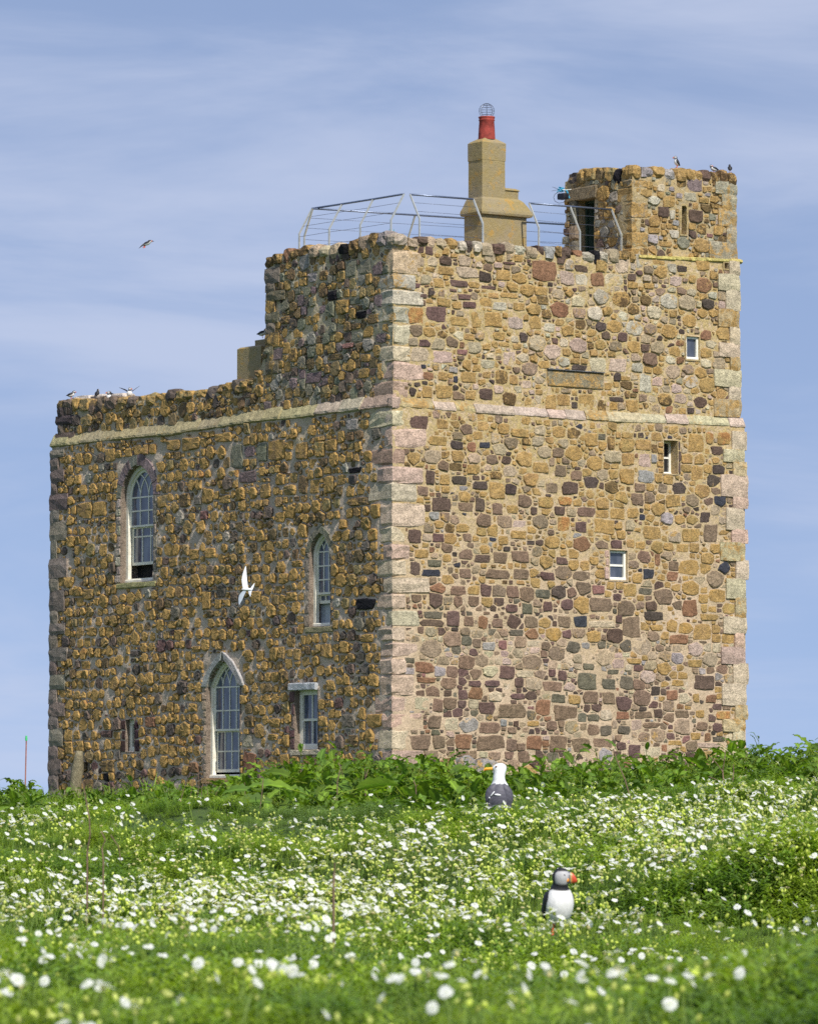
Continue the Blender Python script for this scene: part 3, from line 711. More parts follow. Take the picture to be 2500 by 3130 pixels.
# far corners: stacks of blocks seen edge on
def far_stack(face, send, z0, z1, h, pal, obs, side, mat=None, lo=.25, hi=.5, ragged=.05):
    z = z0
    k = 0
    while z < z1 - .1:
        hh = min(R.uniform(lo, hi), z1 - z)
        L = R.uniform(.28, .42) if k % 2 else R.uniform(.5, .8)
        c, al = R.choice(pal); rg = R.uniform(-ragged, ragged * .6)
        a0, a1 = send - L, send + rg
        ax = (face.d, face.n, UP)
        ctr = face.pt((a0 + a1) / 2, z + hh / 2, h - .28)
        v, f = blob(ctr, ax, ((a1 - a0) / 2 * 1.08, .335, hh / 2 * 1.07), .16, .03)
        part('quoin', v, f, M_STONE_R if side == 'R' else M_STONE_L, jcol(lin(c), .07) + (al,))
        obs.append((a0, z, send + .1, z + hh)); z += hh; k += 1
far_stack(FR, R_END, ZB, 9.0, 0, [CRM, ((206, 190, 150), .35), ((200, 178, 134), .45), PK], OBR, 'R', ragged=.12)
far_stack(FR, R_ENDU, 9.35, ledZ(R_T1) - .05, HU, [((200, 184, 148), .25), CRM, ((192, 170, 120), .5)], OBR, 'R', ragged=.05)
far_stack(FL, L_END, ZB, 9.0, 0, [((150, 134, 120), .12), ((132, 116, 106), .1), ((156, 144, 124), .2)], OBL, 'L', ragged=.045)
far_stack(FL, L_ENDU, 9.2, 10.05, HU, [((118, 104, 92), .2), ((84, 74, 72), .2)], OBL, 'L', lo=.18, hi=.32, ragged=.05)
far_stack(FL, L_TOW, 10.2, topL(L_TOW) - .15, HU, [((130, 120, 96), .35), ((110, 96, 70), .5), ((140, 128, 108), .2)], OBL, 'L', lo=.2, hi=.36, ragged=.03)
far_stack(FR, R_T1, ledZ(R_T1), topT(R_T1) - .15, HT, [((186, 174, 142), .35), ((172, 162, 134), .45)], OBT, 'R', lo=.35, hi=.5, ragged=.01)
# turret near corner
z = 12.85; k = 0
while z < 14.65:
    hh = R.uniform(.3, .42); a = .45 if k % 2 else .22; b_ = .3 if k % 2 else .5
    quoin(min(z + hh, 14.75), z, b_, a, (172, 156, 120), .5, 0, .02, Vector((FT.o.x, FT.o.y, 0)), 'quoin')
    OBT.append((R_T0 - .1, z, R_T0 + a, z + hh)); OBTL.append((-.1, z, b_, z + hh)); z += hh; k += 1

# string course and turret ledge
def course(face, s0, s1, zf, h_lo, h_up, hgt, pal, mat, lo=.5, hi=1.2, name='string_course_block', drop=.0):
    s = s0
    while s < s1 - .05:
        L = min(R.uniform(lo, hi), s1 - s)
        if s1 - (s + L) < .25: L = s1 - s
        a, b_ = s + .008, s + L - .008; dz = R.uniform(-.012, .012); dh = R.uniform(-.012, .015)
        hk = hgt * R.uniform(.92, 1.05)
        prof_ = [(h_up - .05, 0), (h_lo + .0, 0), (h_lo + .055, .035), (h_lo + .05, .085), (h_up + .015, 1), (h_up - .05, 1)]
        m = max(2, int(L / .12)); v = []; f = []
        for i in range(m + 1):
            t = i / m; x = a + (b_ - a) * t; z0 = zf(x) + dz
            for (hh, kz) in prof_:
                zz = z0 + (kz * hk if kz == 1 else kz) + R.uniform(-.007, .007)
                v.append(face.pt(x, zz, hh + dh + R.uniform(-.008, .008)))
        p = len(prof_)
        for i in range(m):
            for k_ in range(p):
                k2 = (k_ + 1) % p; f.append((i * p + k_, (i + 1) * p + k_, (i + 1) * p + k2, i * p + k2))
        f.append(tuple(range(p))); f.append(tuple(m * p + k_ for k_ in range(p))[::-1])
        if face.d.cross(UP).dot(face.n) > 0: f = [q[::-1] for q in f]
        c, al = R.choice(pal) if not callable(pal) else pal(s)
        part(name, v, f, mat, jcol(lin(c), .06) + (al,)); s += L
course(FL, 0.06, L_END + .03, strL, 0, HU, .31, lambda s: R.choice([((184, 170, 120), .25), ((176, 162, 118), .3)]) if s > 2.2 else R.choice([PKD, ((196, 176, 150), .2)]), M_STONE_L)
def palR(s):
    return R.choice([((200, 174, 152), .2), ((196, 182, 144), .35), ((204, 182, 158), .2), ((190, 172, 122), .5)])
course(FR, 0.06, R_END + .03, strR, -.035, HU, .25, palR, M_STONE_R, .5, 1.5)
# corner block of the string course
quoin(strR(0) + .26, strR(0), .14, .2, PK[0], .1, -.02, .05, CORNER, 'string_course_block')
OBL.append((-1, -5, -.9, -5)); 
course(FR, R_T0 + .1, R_T1 + .12, lambda s: ledZ(s) - .09, HU - .02, HT, .12, [((206, 190, 96), .35)], M_STONE_R, .5, 1.0, 'ledge_block')

# voussoirs and jamb stones
def voussoirs(face, O, h, w, n, pal, mat, relief=.03, name='voussoir', ends=.0):
    cxR = O.b - O.r; a1 = math.asin((O.za - O.zs) / O.r)
    res = []
    ws = w; to = math.acos(max(-1, min(1, (O.r - O.hw) / (O.r + w)))); kq = to / a1
    for side in (0, 1):
        for i in range(n):
            t0 = a1 * i / n + .008; t1 = a1 * (i + 1) / n - (.008 if i < n - 1 else 0)
            m_ = 5; tt = [t0 + (t1 - t0) * q / m_ for q in range(m_ + 1)]; wj = w * (R.uniform(.9, 1.08) if n > 1 else 1.)
            def AP(rr_, t, kk):
                x = cxR + rr_ * math.cos(t * kk); z = O.zs + rr_ * math.sin(t * kk); u = t / a1
                zt_ = O.zs + rr_ * math.sin(a1 * kk); return x * (1 - O.flat) + O.flat * (cxR + rr_ + (O.mid - cxR - rr_) * u), z * (1 - O.flat) + O.flat * (O.zs + (zt_ - O.zs) * u)
            P = [AP(O.r, t, 1.) for t in tt] + [AP(O.r + wj, t, kq) for t in tt[::-1]]
            P = [(max(x, O.mid + .003), z) for x, z in P]
            if side: P = [(2 * O.mid - x, z) for x, z in P]
            k = len(P); c, al = R.choice(pal)
            jj = [(R.uniform(-.006, .006), R.uniform(-.006, .006)) for _ in P]
            v = [face.pt(x, z, h - .12) for x, z in P] + [face.pt(x + a, z + b_, h + relief * .8) for (x, z), (a, b_) in zip(P, jj)]
            cx_ = sum(x for x, z in P) / k; cz_ = sum(z for x, z in P) / k
            v += [face.pt(x + (cx_ - x) * .06 + a, z + (cz_ - z) * .06 + b_, h + relief + R.uniform(-.004, .006)) for (x, z), (a, b_) in zip(P, jj)]
            f = []
            for r_ in range(2):
                for q in range(k): f.append((r_ * k + q, r_ * k + (q + 1) % k, (r_ + 1) * k + (q + 1) % k, (r_ + 1) * k + q))
            half = len(tt)
            for q in range(half - 1): f.append((2 * k + q, 2 * k + q + 1, 2 * k + k - 2 - q, 2 * k + k - 1 - q))
            part(name, v, f, mat, jcol(lin(c), .08) + (al,))
    return (O.a - w * .5, O.zs, O.b + w * .5, O.za + w * .75)
MVP = [((150, 128, 128), .1), ((142, 140, 122), .2), ((130, 112, 110), .12), ((160, 150, 130), .15)]
OBL.append(voussoirs(FL, W1, 0, .26, 4, MVP, M_STONE_R))
OBL.append(voussoirs(FL, W2, 0, .17, 2, [((138, 132, 112), .3)], M_STONE_R))
OBL.append(voussoirs(FL, W3, 0, .2, 1, [((176, 174, 168), .04)], M_STONE_R, .06, 'hood_stone'))
def jambs(face, O, h, side_s, wmin, wmax, pal, mat, z0, z1, obs, relief=.03, lo=.18, hi=.34):
    z = z0
    while z < z1 - .06:
        hh = min(R.uniform(lo, hi), z1 - z); w = R.uniform(wmin, wmax)
        a, b_ = (O.b + .01, O.b + w) if side_s > 0 else (O.a - w, O.a - .01)
        c, al = R.choice(pal)
        v, f = stone_geo(face, rect_poly(a, z + .012, b_, z + hh - .012, .03), h, relief, None, .9, .02)
        part('jamb_stone', v, f, mat, jcol(lin(c), .08) + (al,))
        obs.append((a, z, b_, z + hh)); z += hh
PJ = [((206, 182, 162), .08), ((200, 190, 156), .12), ((190, 164, 148), .1)]
jambs(FL, W1, 0, 1, .14, .26, PJ, M_STONE_R, W1.z0, W1.zs, OBL)
jambs(FL, W1, 0, -1, .1, .16, [((160, 148, 128), .2)], M_STONE_R, W1.z0, W1.zs, OBL)
jambs(FL, W2, 0, 1, .1, .2, [((168, 148, 124), .2), ((150, 136, 118), .2)], M_STONE_R, W2.z0, W2.zs, OBL)
jambs(FL, W3, 0, 1, .1, .2, [((196, 170, 138), .15), ((180, 156, 130), .15)], M_STONE_R, W3.z0, W3.zs, OBL, lo=.14, hi=.26)
jambs(FL, W4, 0, 1, .12, .24, [((168, 140, 116), .15), ((120, 88, 84), .1)], M_STONE_R, W4.z0, W4.z1, OBL)
jambs(FL, W5, 0, 1, .14, .3, [((78, 56, 56), .05), ((90, 66, 60), .1)], M_STONE_R, W5.z0, W5.z1, OBL)
jambs(FL, W5, 0, -1, .14, .24, [((78, 56, 62), .05)], M_STONE_R, W5.z0, W5.z1, OBL)
jambs(FR, W7, 0, 1, .06, .12, [((104, 84, 74), .1)], M_STONE_R, W7.z0, W7.z1, OBR, .02)
jambs(FR, W7, 0, -1, .12, .2, [((186, 140, 80), .5)], M_STONE_R, W7.z0, W7.z1, OBR, .03, .1, .16)
jambs(FR, W8, 0, -1, .1, .16, [((206, 170, 152), .1)], M_STONE_R, W8.z0, W8.z1, OBR, .02)
jambs(FT, DOOR, 0, 1, .2, .27, [((130, 124, 106), .3), ((150, 130, 108), .2)], M_STONE_R, DOOR.z0, DOOR.z1, OBTL, .05, .3, .5)
def slab(name, face, a, b_, z0, z1, h0, h1, col, mat, jit=.006, n=4):
    v = []; f = []
    for i in range(n + 1):
        x = a + (b_ - a) * i / n
        for (hh, zz) in ((h0, z0), (h1 - .01, z0), (h1, z0 + .015), (h1, z1 - .02), (h1 - .015, z1), (h0, z1)):
            v.append(face.pt(x + R.uniform(-jit, jit), zz + R.uniform(-jit, jit), hh + R.uniform(-jit, jit)))
    for i in range(n):
        for k_ in range(6):
            k2 = (k_ + 1) % 6; f.append((i * 6 + k_, (i + 1) * 6 + k_, (i + 1) * 6 + k2, i * 6 + k2))
    f.append(tuple(range(6))); f.append(tuple(n * 6 + k_ for k_ in range(6))[::-1])
    if face.d.cross(UP).dot(face.n) > 0: f = [q[::-1] for q in f]
    return v, f
lt4 = recto(FL, 890, 972, 2088, 2110)
v, f = slab('lintel', FL, lt4.a, lt4.b, lt4.z0, lt4.z1, -.1, .09, None, None)
part('lintel', v, f, M_STONE_R, lin((200, 202, 204)) + (0,), label='pale grey slab over the small lower window'); OBL.append((lt4.a, lt4.z0, lt4.b, lt4.z1))
v, f = slab('lintel', FT, LINT.a, LINT.b, LINT.z0 - .03, LINT.z1 + .04, -.3, .07, None, None)
part('lintel', v, f, M_STONE_R, lin((146, 128, 96)) + (.3,), label='stone slab over the turret doorway'); OBTL.append((LINT.a, LINT.z0 - .03, LINT.b, LINT.z1 + .04))
# carved plaque
v, f = slab('plaque', FR, PLQ.a, PLQ.b, PLQ.z0, PLQ.z1, HU - .05, HU + .035, None, None, .003, 6)
part('plaque', v, f, M_STONE_R, lin((150, 138, 108)) + (.55,), label='long grey stone plaque with yellow lichen')
v, f = slab('plaque_drip_strip', FR, PLQ.a - .01, PLQ.b + .02, PLQ.z1 + .004, PLQ.z1 + .03, HU - .02, HU + .075, None, None, .002, 6)
part('drip_strip', v, f, M_STONE_R, lin((110, 112, 116)) + (0.,))
OBR += [rc(PLQ, .02)]
for O in (W1, W2, W3): OBL.append((O.a - .02, O.z0 - .05, O.b + .02, O.zs + .05))
for O in (W4, W5): OBL.append(rc(O, .03))
for O in (W6, W7, W8, W10): OBR.append(rc(O, .03))
OBT.append(rc(W9, .05)); OBTL.append(rc(DOOR, .02))
# window sills in stone
for O, col in ((W1, (176, 168, 110)), (W3, (190, 150, 90)), (W4, (206, 190, 160)), (W2, (160, 150, 110))):
    v, f = slab('sill', FL, O.a - .1, O.b + .16, O.z0 - .13, O.z0 - .005, -.3, .045, None, None, .008)
    part('stone_sill', v, f, M_STONE_R, lin(col) + (.3,)); OBL.append((O.a - .1, O.z0 - .13, O.b + .16, O.z0))

# ------------------------------------------------------------------ rubble stones
STONES = []          # (visible area, verts, faces, col, mat, name)
def overlaps(r, obs, tol=.02):
    return any(r[0] < o[2] - tol and r[2] > o[0] + tol and r[1] < o[3] - tol and r[3] > o[1] + tol for o in obs)
def notable(face, lists, obs, keys, hfun, relief, mat, fs, cut=False):
    for reg, txt in lists:
        for item in txt.replace('\n', ';').split(';'):
            if not item.strip(): continue
            x0, y0, x1, y1, k = [q.strip() for q in item.split(',')]
            x0, y0, x1, y1 = [float(q) for q in (x0, y0, x1, y1)]
            (X0, Y0), (X1, Y1) = region(reg[0], reg[1], reg[2], [(x0, y0), (x1, y1)])
            h = hfun(X0, Y0)
            O = recto(face, X0, X1, Y0, Y1, h); r = (O.a, O.z0, O.b, O.z1)
            g = .012; r2 = (r[0] + g, r[1] + g, r[2] - g, r[3] - g)
            if overlaps(r2, obs, .05): continue
            c, al = keys[k]
            rel = relief * R.uniform(.7, 1.3) * (.6 if k in ('pk', 'cr', 'gg', 'mv', 'ws') else 1)
            v, f = stone_geo(face, rect_poly(*r2, .08), h, rel)
            STONES.append((1e3 + (O.b - O.a) * (O.z1 - O.z0), v, f, jcol(lin(c), .1) + (al,), mat))
            obs.append(r)
hR = lambda x, y: HU if y < 1240 else 0.
notable(FR, NOT_R, OBR, KEY, hR, .021, M_STONE_R, 1)
notable(FR, NOT_T, OBT, KEY, lambda x, y: HT, .026, M_STONE_R, 1)
def hL(x, y):
    s, z = FL.inv(x, y, 0); return HU if z > strL(s) + .15 else 0.
notable(FL, NOT_C, OBL, KEYL, hL, .04, M_STONE_L, 1)
notable(FL, NOT_L, OBL, KEYL, hL, .045, M_STONE_L, 1)

def pick(pal):
    t = R.random() * sum(p[1] for p in pal)
    for k, w in pal:
        t -= w
        if t <= 0: return k
    return pal[-1][0]
def fill(face, s0, s1, zlo, zhi, obs, classes, asp, gap, h, relief, keys, palf, mat, fs, ch=.23, cj=.03):
    for poly in pack(s0, s1, zlo, zhi, obs, classes, asp, gap, ch, cj):
        cx = sum(p[0] for p in poly) / len(poly); cz = sum(p[1] for p in poly) / len(poly)
        k = pick(palf(cx, cz)); c, al = keys[k]
        A = area(poly)
        if A < .035 and math.sin(cx * 2.1 + cz * .7) + math.sin(cz * 3.1 - cx * .9 + 1) + math.sin(cx * 4.3 + cz * 2.7) > .9 and R.random() < .6: continue
        rel = relief * R.uniform(.55, 1.35) * (.55 + min(1, math.sqrt(A) / .3) * .6)
        v, f = stone_geo(face, poly, h, rel)
        STONES.append((A * fs, v, f, jcol(lin(c), .16) + (max(0, al + R.uniform(-.12, .12)),), mat))
CL_L = [(.165, 4), (.135, 24), (.115, 80), (.095, 120), (.07, 120), (.052, 170), (.036, 240)]
CL_R = [(.18, 3), (.15, 8), (.125, 20), (.1, 35), (.078, 60), (.055, 110), (.036, 220)]
def palLl(s, z):
    if z < 1.15: return [('O', 2.6), ('OR', 1.4), ('dk', 2.2), ('bk', .5), ('db', 1.6), ('mr', .9), ('gr', .8), ('dko', 1.6)]
    if z < 4.5: return [('O', 5), ('OR', 3.2), ('o', 3.2), ('dk', .7), ('db', .8), ('dko', 1.4), ('ol', 1), ('gr', .4), ('mr', .3)]
    return [('O', 3.6), ('o', 3.5), ('OR', 1.8), ('dko', 2.2), ('dk', .4), ('db', .6), ('gr', .3), ('ol', 1.6), ('gy', .3)]
def palLu(s, z):
    if s < L_TOW and z > 9.4: return [('ol', 2.4), ('o', 1.2), ('dko', 2.2), ('gg', 2.6), ('gy', 1.2), ('db', .8), ('dk', .6), ('mv', .8), ('O', .8)]
    return [('ol', 3), ('Y', 1.2), ('dko', 2.2), ('db', 1.2), ('dk', 1.2), ('o', 2)]
def palRl(s, z):
    if z < 3.2:
        y = max(0, (s - 6.5) / 3.5)
        return [('br', 4), ('bn', 2.4), ('db', 3.0), ('mr', 1.8), ('gr', 1.8), ('dk', .9), ('ru', .9), ('bg', 1.4), ('cr', .8), ('gy', .7), ('pk', .8), ('red', .3), ('o', .4 + 4 * y), ('O', 3 * y)]
    if z < 4.1:
        return [('bg', 4), ('cr', 2.5), ('pk', 2), ('bn', 2.5), ('br', 2), ('gr', .8), ('gy', 1.5), ('mr', .7), ('o', max(0, s - 5))]
    if z < 5.2:
        y = max(0, (s - 3.5) / 6.)
        return [('br', 3), ('bn', 2.5), ('db', 1.8), ('mr', 1.0), ('gr', .9), ('dk', .6), ('bg', 1), ('ru', .8), ('o', 1.2 + 5 * y), ('O', .6 + 3 * y)]
    y = max(0, min(1, (s - 1.5) / 3))
    return [('o', 3 + 3 * y), ('O', .8 + 1.2 * y), ('bg', 2), ('bn', 2.0), ('db', .7), ('dk', .35), ('br', 1.3), ('dko', .7), ('ru', .4), ('gy', .3), ('bl', .2)]
def palRu(s, z):
    return [('o', 4), ('O', 1.5), ('bg', 2.4), ('bn', 1.6), ('dko', .7), ('db', .6), ('dk', .4), ('mr', .4), ('pk', 1.4), ('cr', 1.7), ('ws', 1.2), ('br', .7), ('ru', .3)]
def palT(s, z): return [('o', 3), ('O', 1.3), ('dko', 1.4), ('gy', 1.2), ('gg', 1.2), ('db', .7), ('ws', .8)]
KEYL['gy'] = ((164, 156, 140), .2); KEYL['ws'] = ((178, 170, 146), .3)
fill(FL, .0, L_END, ZB + .1, lambda s: strL(s) - .03, OBL, CL_L, 1.15, .046, 0, .046, KEYL, palLl, M_STONE_L, .59, .25, .012)
fill(FL, .1, L_TOW, lambda s: strL(s) + .3, lambda s: topL(s) - .12, OBL, CL_L, 1.12, .03, HU, .036, KEYL, palLu, M_STONE_L, .59)
fill(FL, L_TOW, L_ENDU, lambda s: strL(s) + .3, lambda s: topW(s) - .1, OBL, CL_L, 1.12, .03, HU, .045, KEYL, palLu, M_STONE_L, .59)
fill(FR, .1, R_END, ZB + .1, 4.6, OBR, CL_R, 1.45, .024, 0, .021, KEY, palRl, M_STONE_R, .81)
fill(FR, .1, R_END, 4.62, lambda s: strR(s) - .02, OBR, CL_R, 1.42, .034, 0, .024, KEY, palRl, M_STONE_R, .81)
fill(FR, .1, R_ENDU, lambda s: strR(s) + .3, lambda s: min(topR(s) - .14, ledZ(s) - .1), OBR, CL_R, 1.42, .034, HU, .032, KEY, palRu, M_STONE_R, .81)
fill(FR, R_T0, R_T1, lambda s: ledZ(s) + .03, lambda s: topT(s) - .16, OBT, CL_R, 1.4, .026, HT, .036, KEY, palT, M_STONE_R, .81)
fill(FT, .05, T_L, 12.6, lambda s: topTL(s) - .16, OBTL, CL_R, 1.3, .02, 0, .035, KEYL, palT, M_STONE_L, .59)
STONES.sort(key=lambda q: -q[0])
for A, v, f, c, m in STONES[:300]: part('stone', v, f, m, c)
for m, nm in ((M_STONE_L, 'small_rubble'), (M_STONE_R, 'small_rubble')):
    A_ = Acc()
    for A, v, f, c, mm in STONES[300:]:
        if mm is m: A_.add(v, f, c)
    if A_.n:
        oo = part(nm, A_.v, A_.f, m, np.vstack(A_.c)); oo['kind'] = 'stuff'
print('stones', len(STONES))

# coping stones along the wall heads
def coping(face, s0, s1, zf, h, pal, mat, wl=(.16, .34), hz=(.12, .2), keys=KEY, depth=.3, lift=0.):
    s = s0
    while s < s1 - .12:
        L = min(R.uniform(*wl), s1 - s); k = pick(pal); c, al = keys[k]; hh = R.uniform(*hz)
        zc_ = zf(s + L / 2) - hh * .25 + lift + R.uniform(-.035, .03)
        v, f = blob(face.pt(s + L / 2, zc_, h - depth * .55 + R.uniform(-.02, .05)), (face.d, face.n, UP), (L / 2 * .96, depth * .62, hh * R.uniform(.62, .92)), R.uniform(.3, .75), .11)
        part('coping_stone', v, f, mat, jcol(lin(c), .15) + (al,)); s += L + R.uniform(0, .03)
PC = [('dk', 1.1), ('bk', .5), ('db', 1.2), ('o', 2.4), ('ru', .5), ('gy', 1.1), ('ws', 1.4), ('cr', 1.2), ('bg', 1.5), ('dko', 1.5)]
coping(FR, .25, R_T0 - .02, topR, HU, PC, M_STONE_R)
coping(FR, .2, R_T0 - .02, lambda s: topR(s) - .1, HU - .4, PC, M_STONE_R)
coping(FL, -.02, L_TOW, topL, HU, PC, M_STONE_R, (.22, .42), (.14, .24))
coping(FL, L_TOW + .75, L_ENDU, topW, HU, [('ol', 3), ('Y', 1.4), ('dko', 2), ('dk', .7), ('db', .8)], M_STONE_L, (.28, .5), (.13, .2), KEYL)
coping(FR, R_T0 - .02, R_T1, topT, HT, [('o', 2), ('O', 1), ('dko', 1.5), ('gy', 1), ('dk', .6), ('db', .6)], M_STONE_R, (.2, .36), (.13, .2))
coping(FT, .05, T_L, topTL, 0, [('o', 1), ('ol', 2), ('dk', 1.2), ('bk', 1), ('dko', 1.5)], M_STONE_L, (.24, .4), (.14, .22), KEYL)
# rubble slope where the range meets the tower
for i in range(34):
    s = R.uniform(L_TOW - .1, L_TOW + 1.2); zt_ = topW(s); z = zt_ - R.uniform(-.02, .18)
    k = pick([('gg', 1), ('ol', 2), ('dko', 2), ('Y', .6), ('gy', .6)]); c, al = KEYL[k]; q = R.uniform(.07, .16)
    v, f = blob(FL.pt(s, z, HU - R.uniform(-.02, .35)), (dl, nl, UP), (q * 1.3, q, q * .7), .6, .12)
    part('coping_stone', v, f, M_STONE_L, jcol(lin(c), .15) + (al,))
# ------------------------------------------------------------------ windows
def bar_strip(face, pts, w, h0, h1):
    """a flat moulding following pts (s, z) in the plane of the face"""
    n = len(pts); v = []; f = []
    for i, (x, z) in enumerate(pts):
        a = pts[max(i - 1, 0)]; b_ = pts[min(i + 1, n - 1)]
        dx, dz = b_[0] - a[0], b_[1] - a[1]; L = math.hypot(dx, dz) or 1; nx, nz = -dz / L * w / 2, dx / L * w / 2
        for (sx, hh) in ((1, h0), (1, h1), (-1, h1), (-1, h0)): v.append(face.pt(x + nx * sx, z + nz * sx, hh))
    for i in range(n - 1):
        for k in range(4):
            k2 = (k + 1) % 4; f.append((i * 4 + k, i * 4 + k2, (i + 1) * 4 + k2, (i + 1) * 4 + k))
    f.append((0, 1, 2, 3)); f.append(tuple(4 * (n - 1) + k for k in (3, 2, 1, 0)))
    return v, f
def ring(face, P, Q, h0, h1):
    """frame between outer polygon P and inner polygon Q"""
    n = len(P); v = [face.pt(x, z, h0) for x, z in P] + [face.pt(x, z, h1) for x, z in P] + [face.pt(x, z, h1) for x, z in Q] + [face.pt(x, z, h0) for x, z in Q]
    f = []
    for i in range(n):
        j = (i + 1) % n
        for r in range(3): f.append((r * n + i, r * n + j, (r + 1) * n + j, (r + 1) * n + i))
    return v, f
def add_part(par_empty, name, acc, mat, **k):
    return part(name, acc[0], acc[1], mat, parent=par_empty, **k)
def inpoly(P, x, z): return bool(pip(P, np.array([x]), np.array([z]))[0])
def pane(face, par, poly, h, mat):
    v = [face.pt(x, z, h) for x, z in poly] + [face.pt(x, z, h - .006) for x, z in poly]; n = len(poly)
    f = [tuple(range(n)), tuple(range(2 * n - 1, n - 1, -1))] + [(i, n + i, n + (i + 1) % n, (i + 1) % n) for i in range(n)]
    part('pane', v, f, mat, parent=par)
def lancet_window(face, O, h, D, tf, ncol, rows_up, zmeet, zlow, rows_lo, label, mat=M_PAINT, bw=.034, ts=.07, curtain=()):
    c = face.pt(O.mid, O.z0, h - D); e = sub_empty('window', c, label)
    F0 = O.off(-.02, -.0); F1 = O.off(tf)
    v, f = ring(face, F0.poly(10), F1.poly(10), h - D - .1, h - D); part('window_frame', v, f, mat, parent=e)
    S0 = O.off(tf - .005, tf - .005); S1 = O.off(tf + ts)
    # upper sash: arch and the rows under it
    a, b_ = S1.a, S1.b; P = S1.poly(12); hu = h - D - .05
    up0 = [(x, max(z, zmeet)) for x, z in S0.poly(10)]; up1 = [(x, max(z, zmeet + .045)) for x, z in S1.poly(10)]
    v, f = ring(face, up0, up1, hu - .05, hu); part('sash', v, f, mat, parent=e)
    gb = Acc(); xs = [a + (b_ - a) * i / ncol for i in range(ncol + 1)]
    for x in xs[1:-1]:
        gb.add(*bar_strip(face, [(x, zmeet + .03), (x, S1.zs)], bw, hu - .035, hu - .008))
        for sg in (1, -1):
            pts = []
            for t in np.linspace(0, math.pi / 2, 26):
                px_ = x + sg * (S1.r * (1 - math.cos(t))); pz = S1.zs + S1.r * math.sin(t)
                if inpoly(P, px_, pz) or t == 0: pts.append((px_, pz))
                else: break
            if len(pts) > 1: gb.add(*bar_strip(face, pts, bw * .9, hu - .035, hu - .01))
    zr = [S1.zs] + list(rows_up)
    for z in zr: gb.add(*bar_strip(face, [(a - .01, z), (b_ + .01, z)], bw, hu - .036, hu - .006))
    part('glazing_bars', gb.v, gb.f, mat, parent=e)
    zz = [zmeet + .04] + sorted(rows_up) + [S1.zs]
    for i in range(ncol):
        for j in range(len(zz) - 1):
            pane(face, e, [(xs[i], zz[j]), (xs[i + 1], zz[j]), (xs[i + 1], zz[j + 1]), (xs[i], zz[j + 1])], hu - .025, M_GLASS)
        arch = [p for p in P if p[1] >= S1.zs - 1e-6] 
        q = clip(clip(arch, -1, 0, -xs[i]), 1, 0, xs[i + 1])
        if len(q) > 2: pane(face, e, q, hu - .025, M_GLASS)
    # lower sash, deeper in
    hl = h - D - .115
    lo0 = [(S0.a, zlow), (S0.b, zlow), (S0.b, zmeet + .02), (S0.a, zmeet + .02)]
    lo1 = [(a, zlow + .07), (b_, zlow + .07), (b_, zmeet - .03), (a, zmeet - .03)]
    v, f = ring(face, lo0, lo1, hl - .05, hl); part('sash', v, f, mat, parent=e)
    gb = Acc()
    for x in xs[1:-1]: gb.add(*bar_strip(face, [(x, zlow + .05), (x, zmeet)], bw, hl - .035, hl - .008))
    for z in rows_lo: gb.add(*bar_strip(face, [(a - .01, z), (b_ + .01, z)], bw, hl - .036, hl - .006))
    part('glazing_bars', gb.v, gb.f, mat, parent=e)
    zz = [zlow + .05] + sorted(rows_lo) + [zmeet - .02]
    for i in range(ncol):
        for j in range(len(zz) - 1):
            pane(face, e, [(xs[i], zz[j]), (xs[i + 1], zz[j]), (xs[i + 1], zz[j + 1]), (xs[i], zz[j + 1])], hl - .025, M_GLASS)
    v, f = slab('sill', face, O.a + .005, O.b - .005, O.z0 + .0, O.z0 + .08, h - D - .14, h - D + .035, None, None, .002, 2)
    part('sill', v, f, mat, parent=e)
    v = [face.pt(x, z, h - .47) for x, z in O.off(-.3).poly()]; part('painted_room_shade', v, [tuple(range(len(v)))], M_DARK, parent=e)  # flat near-black sheet, the room's darkness is in its colour
    for (t0, t1, z0, z1) in curtain:
        s0_, s1_ = O.a + (O.b - O.a) * t0, O.a + (O.b - O.a) * t1
        n = 9; v = []; f = []
        for i in range(n):
            x = s0_ + (s1_ - s0_) * i / (n - 1); hh = h - D - .2 - (.02 if i % 2 else 0)
            v += [face.pt(x, z0, hh), face.pt(x, z1, hh)]
        for i in range(n - 1): f.append((2 * i, 2 * i + 2, 2 * i + 3, 2 * i + 1))
        part('curtain', v, f, M_CURT, parent=e)
    return e
zf = lambda O_px, py, D: FL.inv(O_px, py, -D)[1]
lancet_window(FL, W1, 0, .13, .10, 3, [zf(405, 1564, .2)], zf(400, 1614, .24), zf(405, 1730, .3), [zf(410, 1643, .3)], 'tall lancet sash window high on the left, its bottom sash raised')
lancet_window(FL, W2, 0, .10, .085, 3, [zf(970, 1732, .2), zf(970, 1774, .2)], zf(970, 1819, .22), zf(975, 1847, .3), [], 'narrow lancet sash window near the corner, open at the bottom', bw=.028, ts=.04, curtain=((.0, 1., zf(970, 1905, .3), zf(970, 1840, .3)),))
lancet_window(FL, W3, 0, .11, .085, 4, [zf(650, 2174, .2)], zf(650, 2236, .2), zf(655, 2362, .25), [zf(660, 2298, .25)], 'tall lancet sash window under a grey pointed hood', bw=.032, ts=.05)
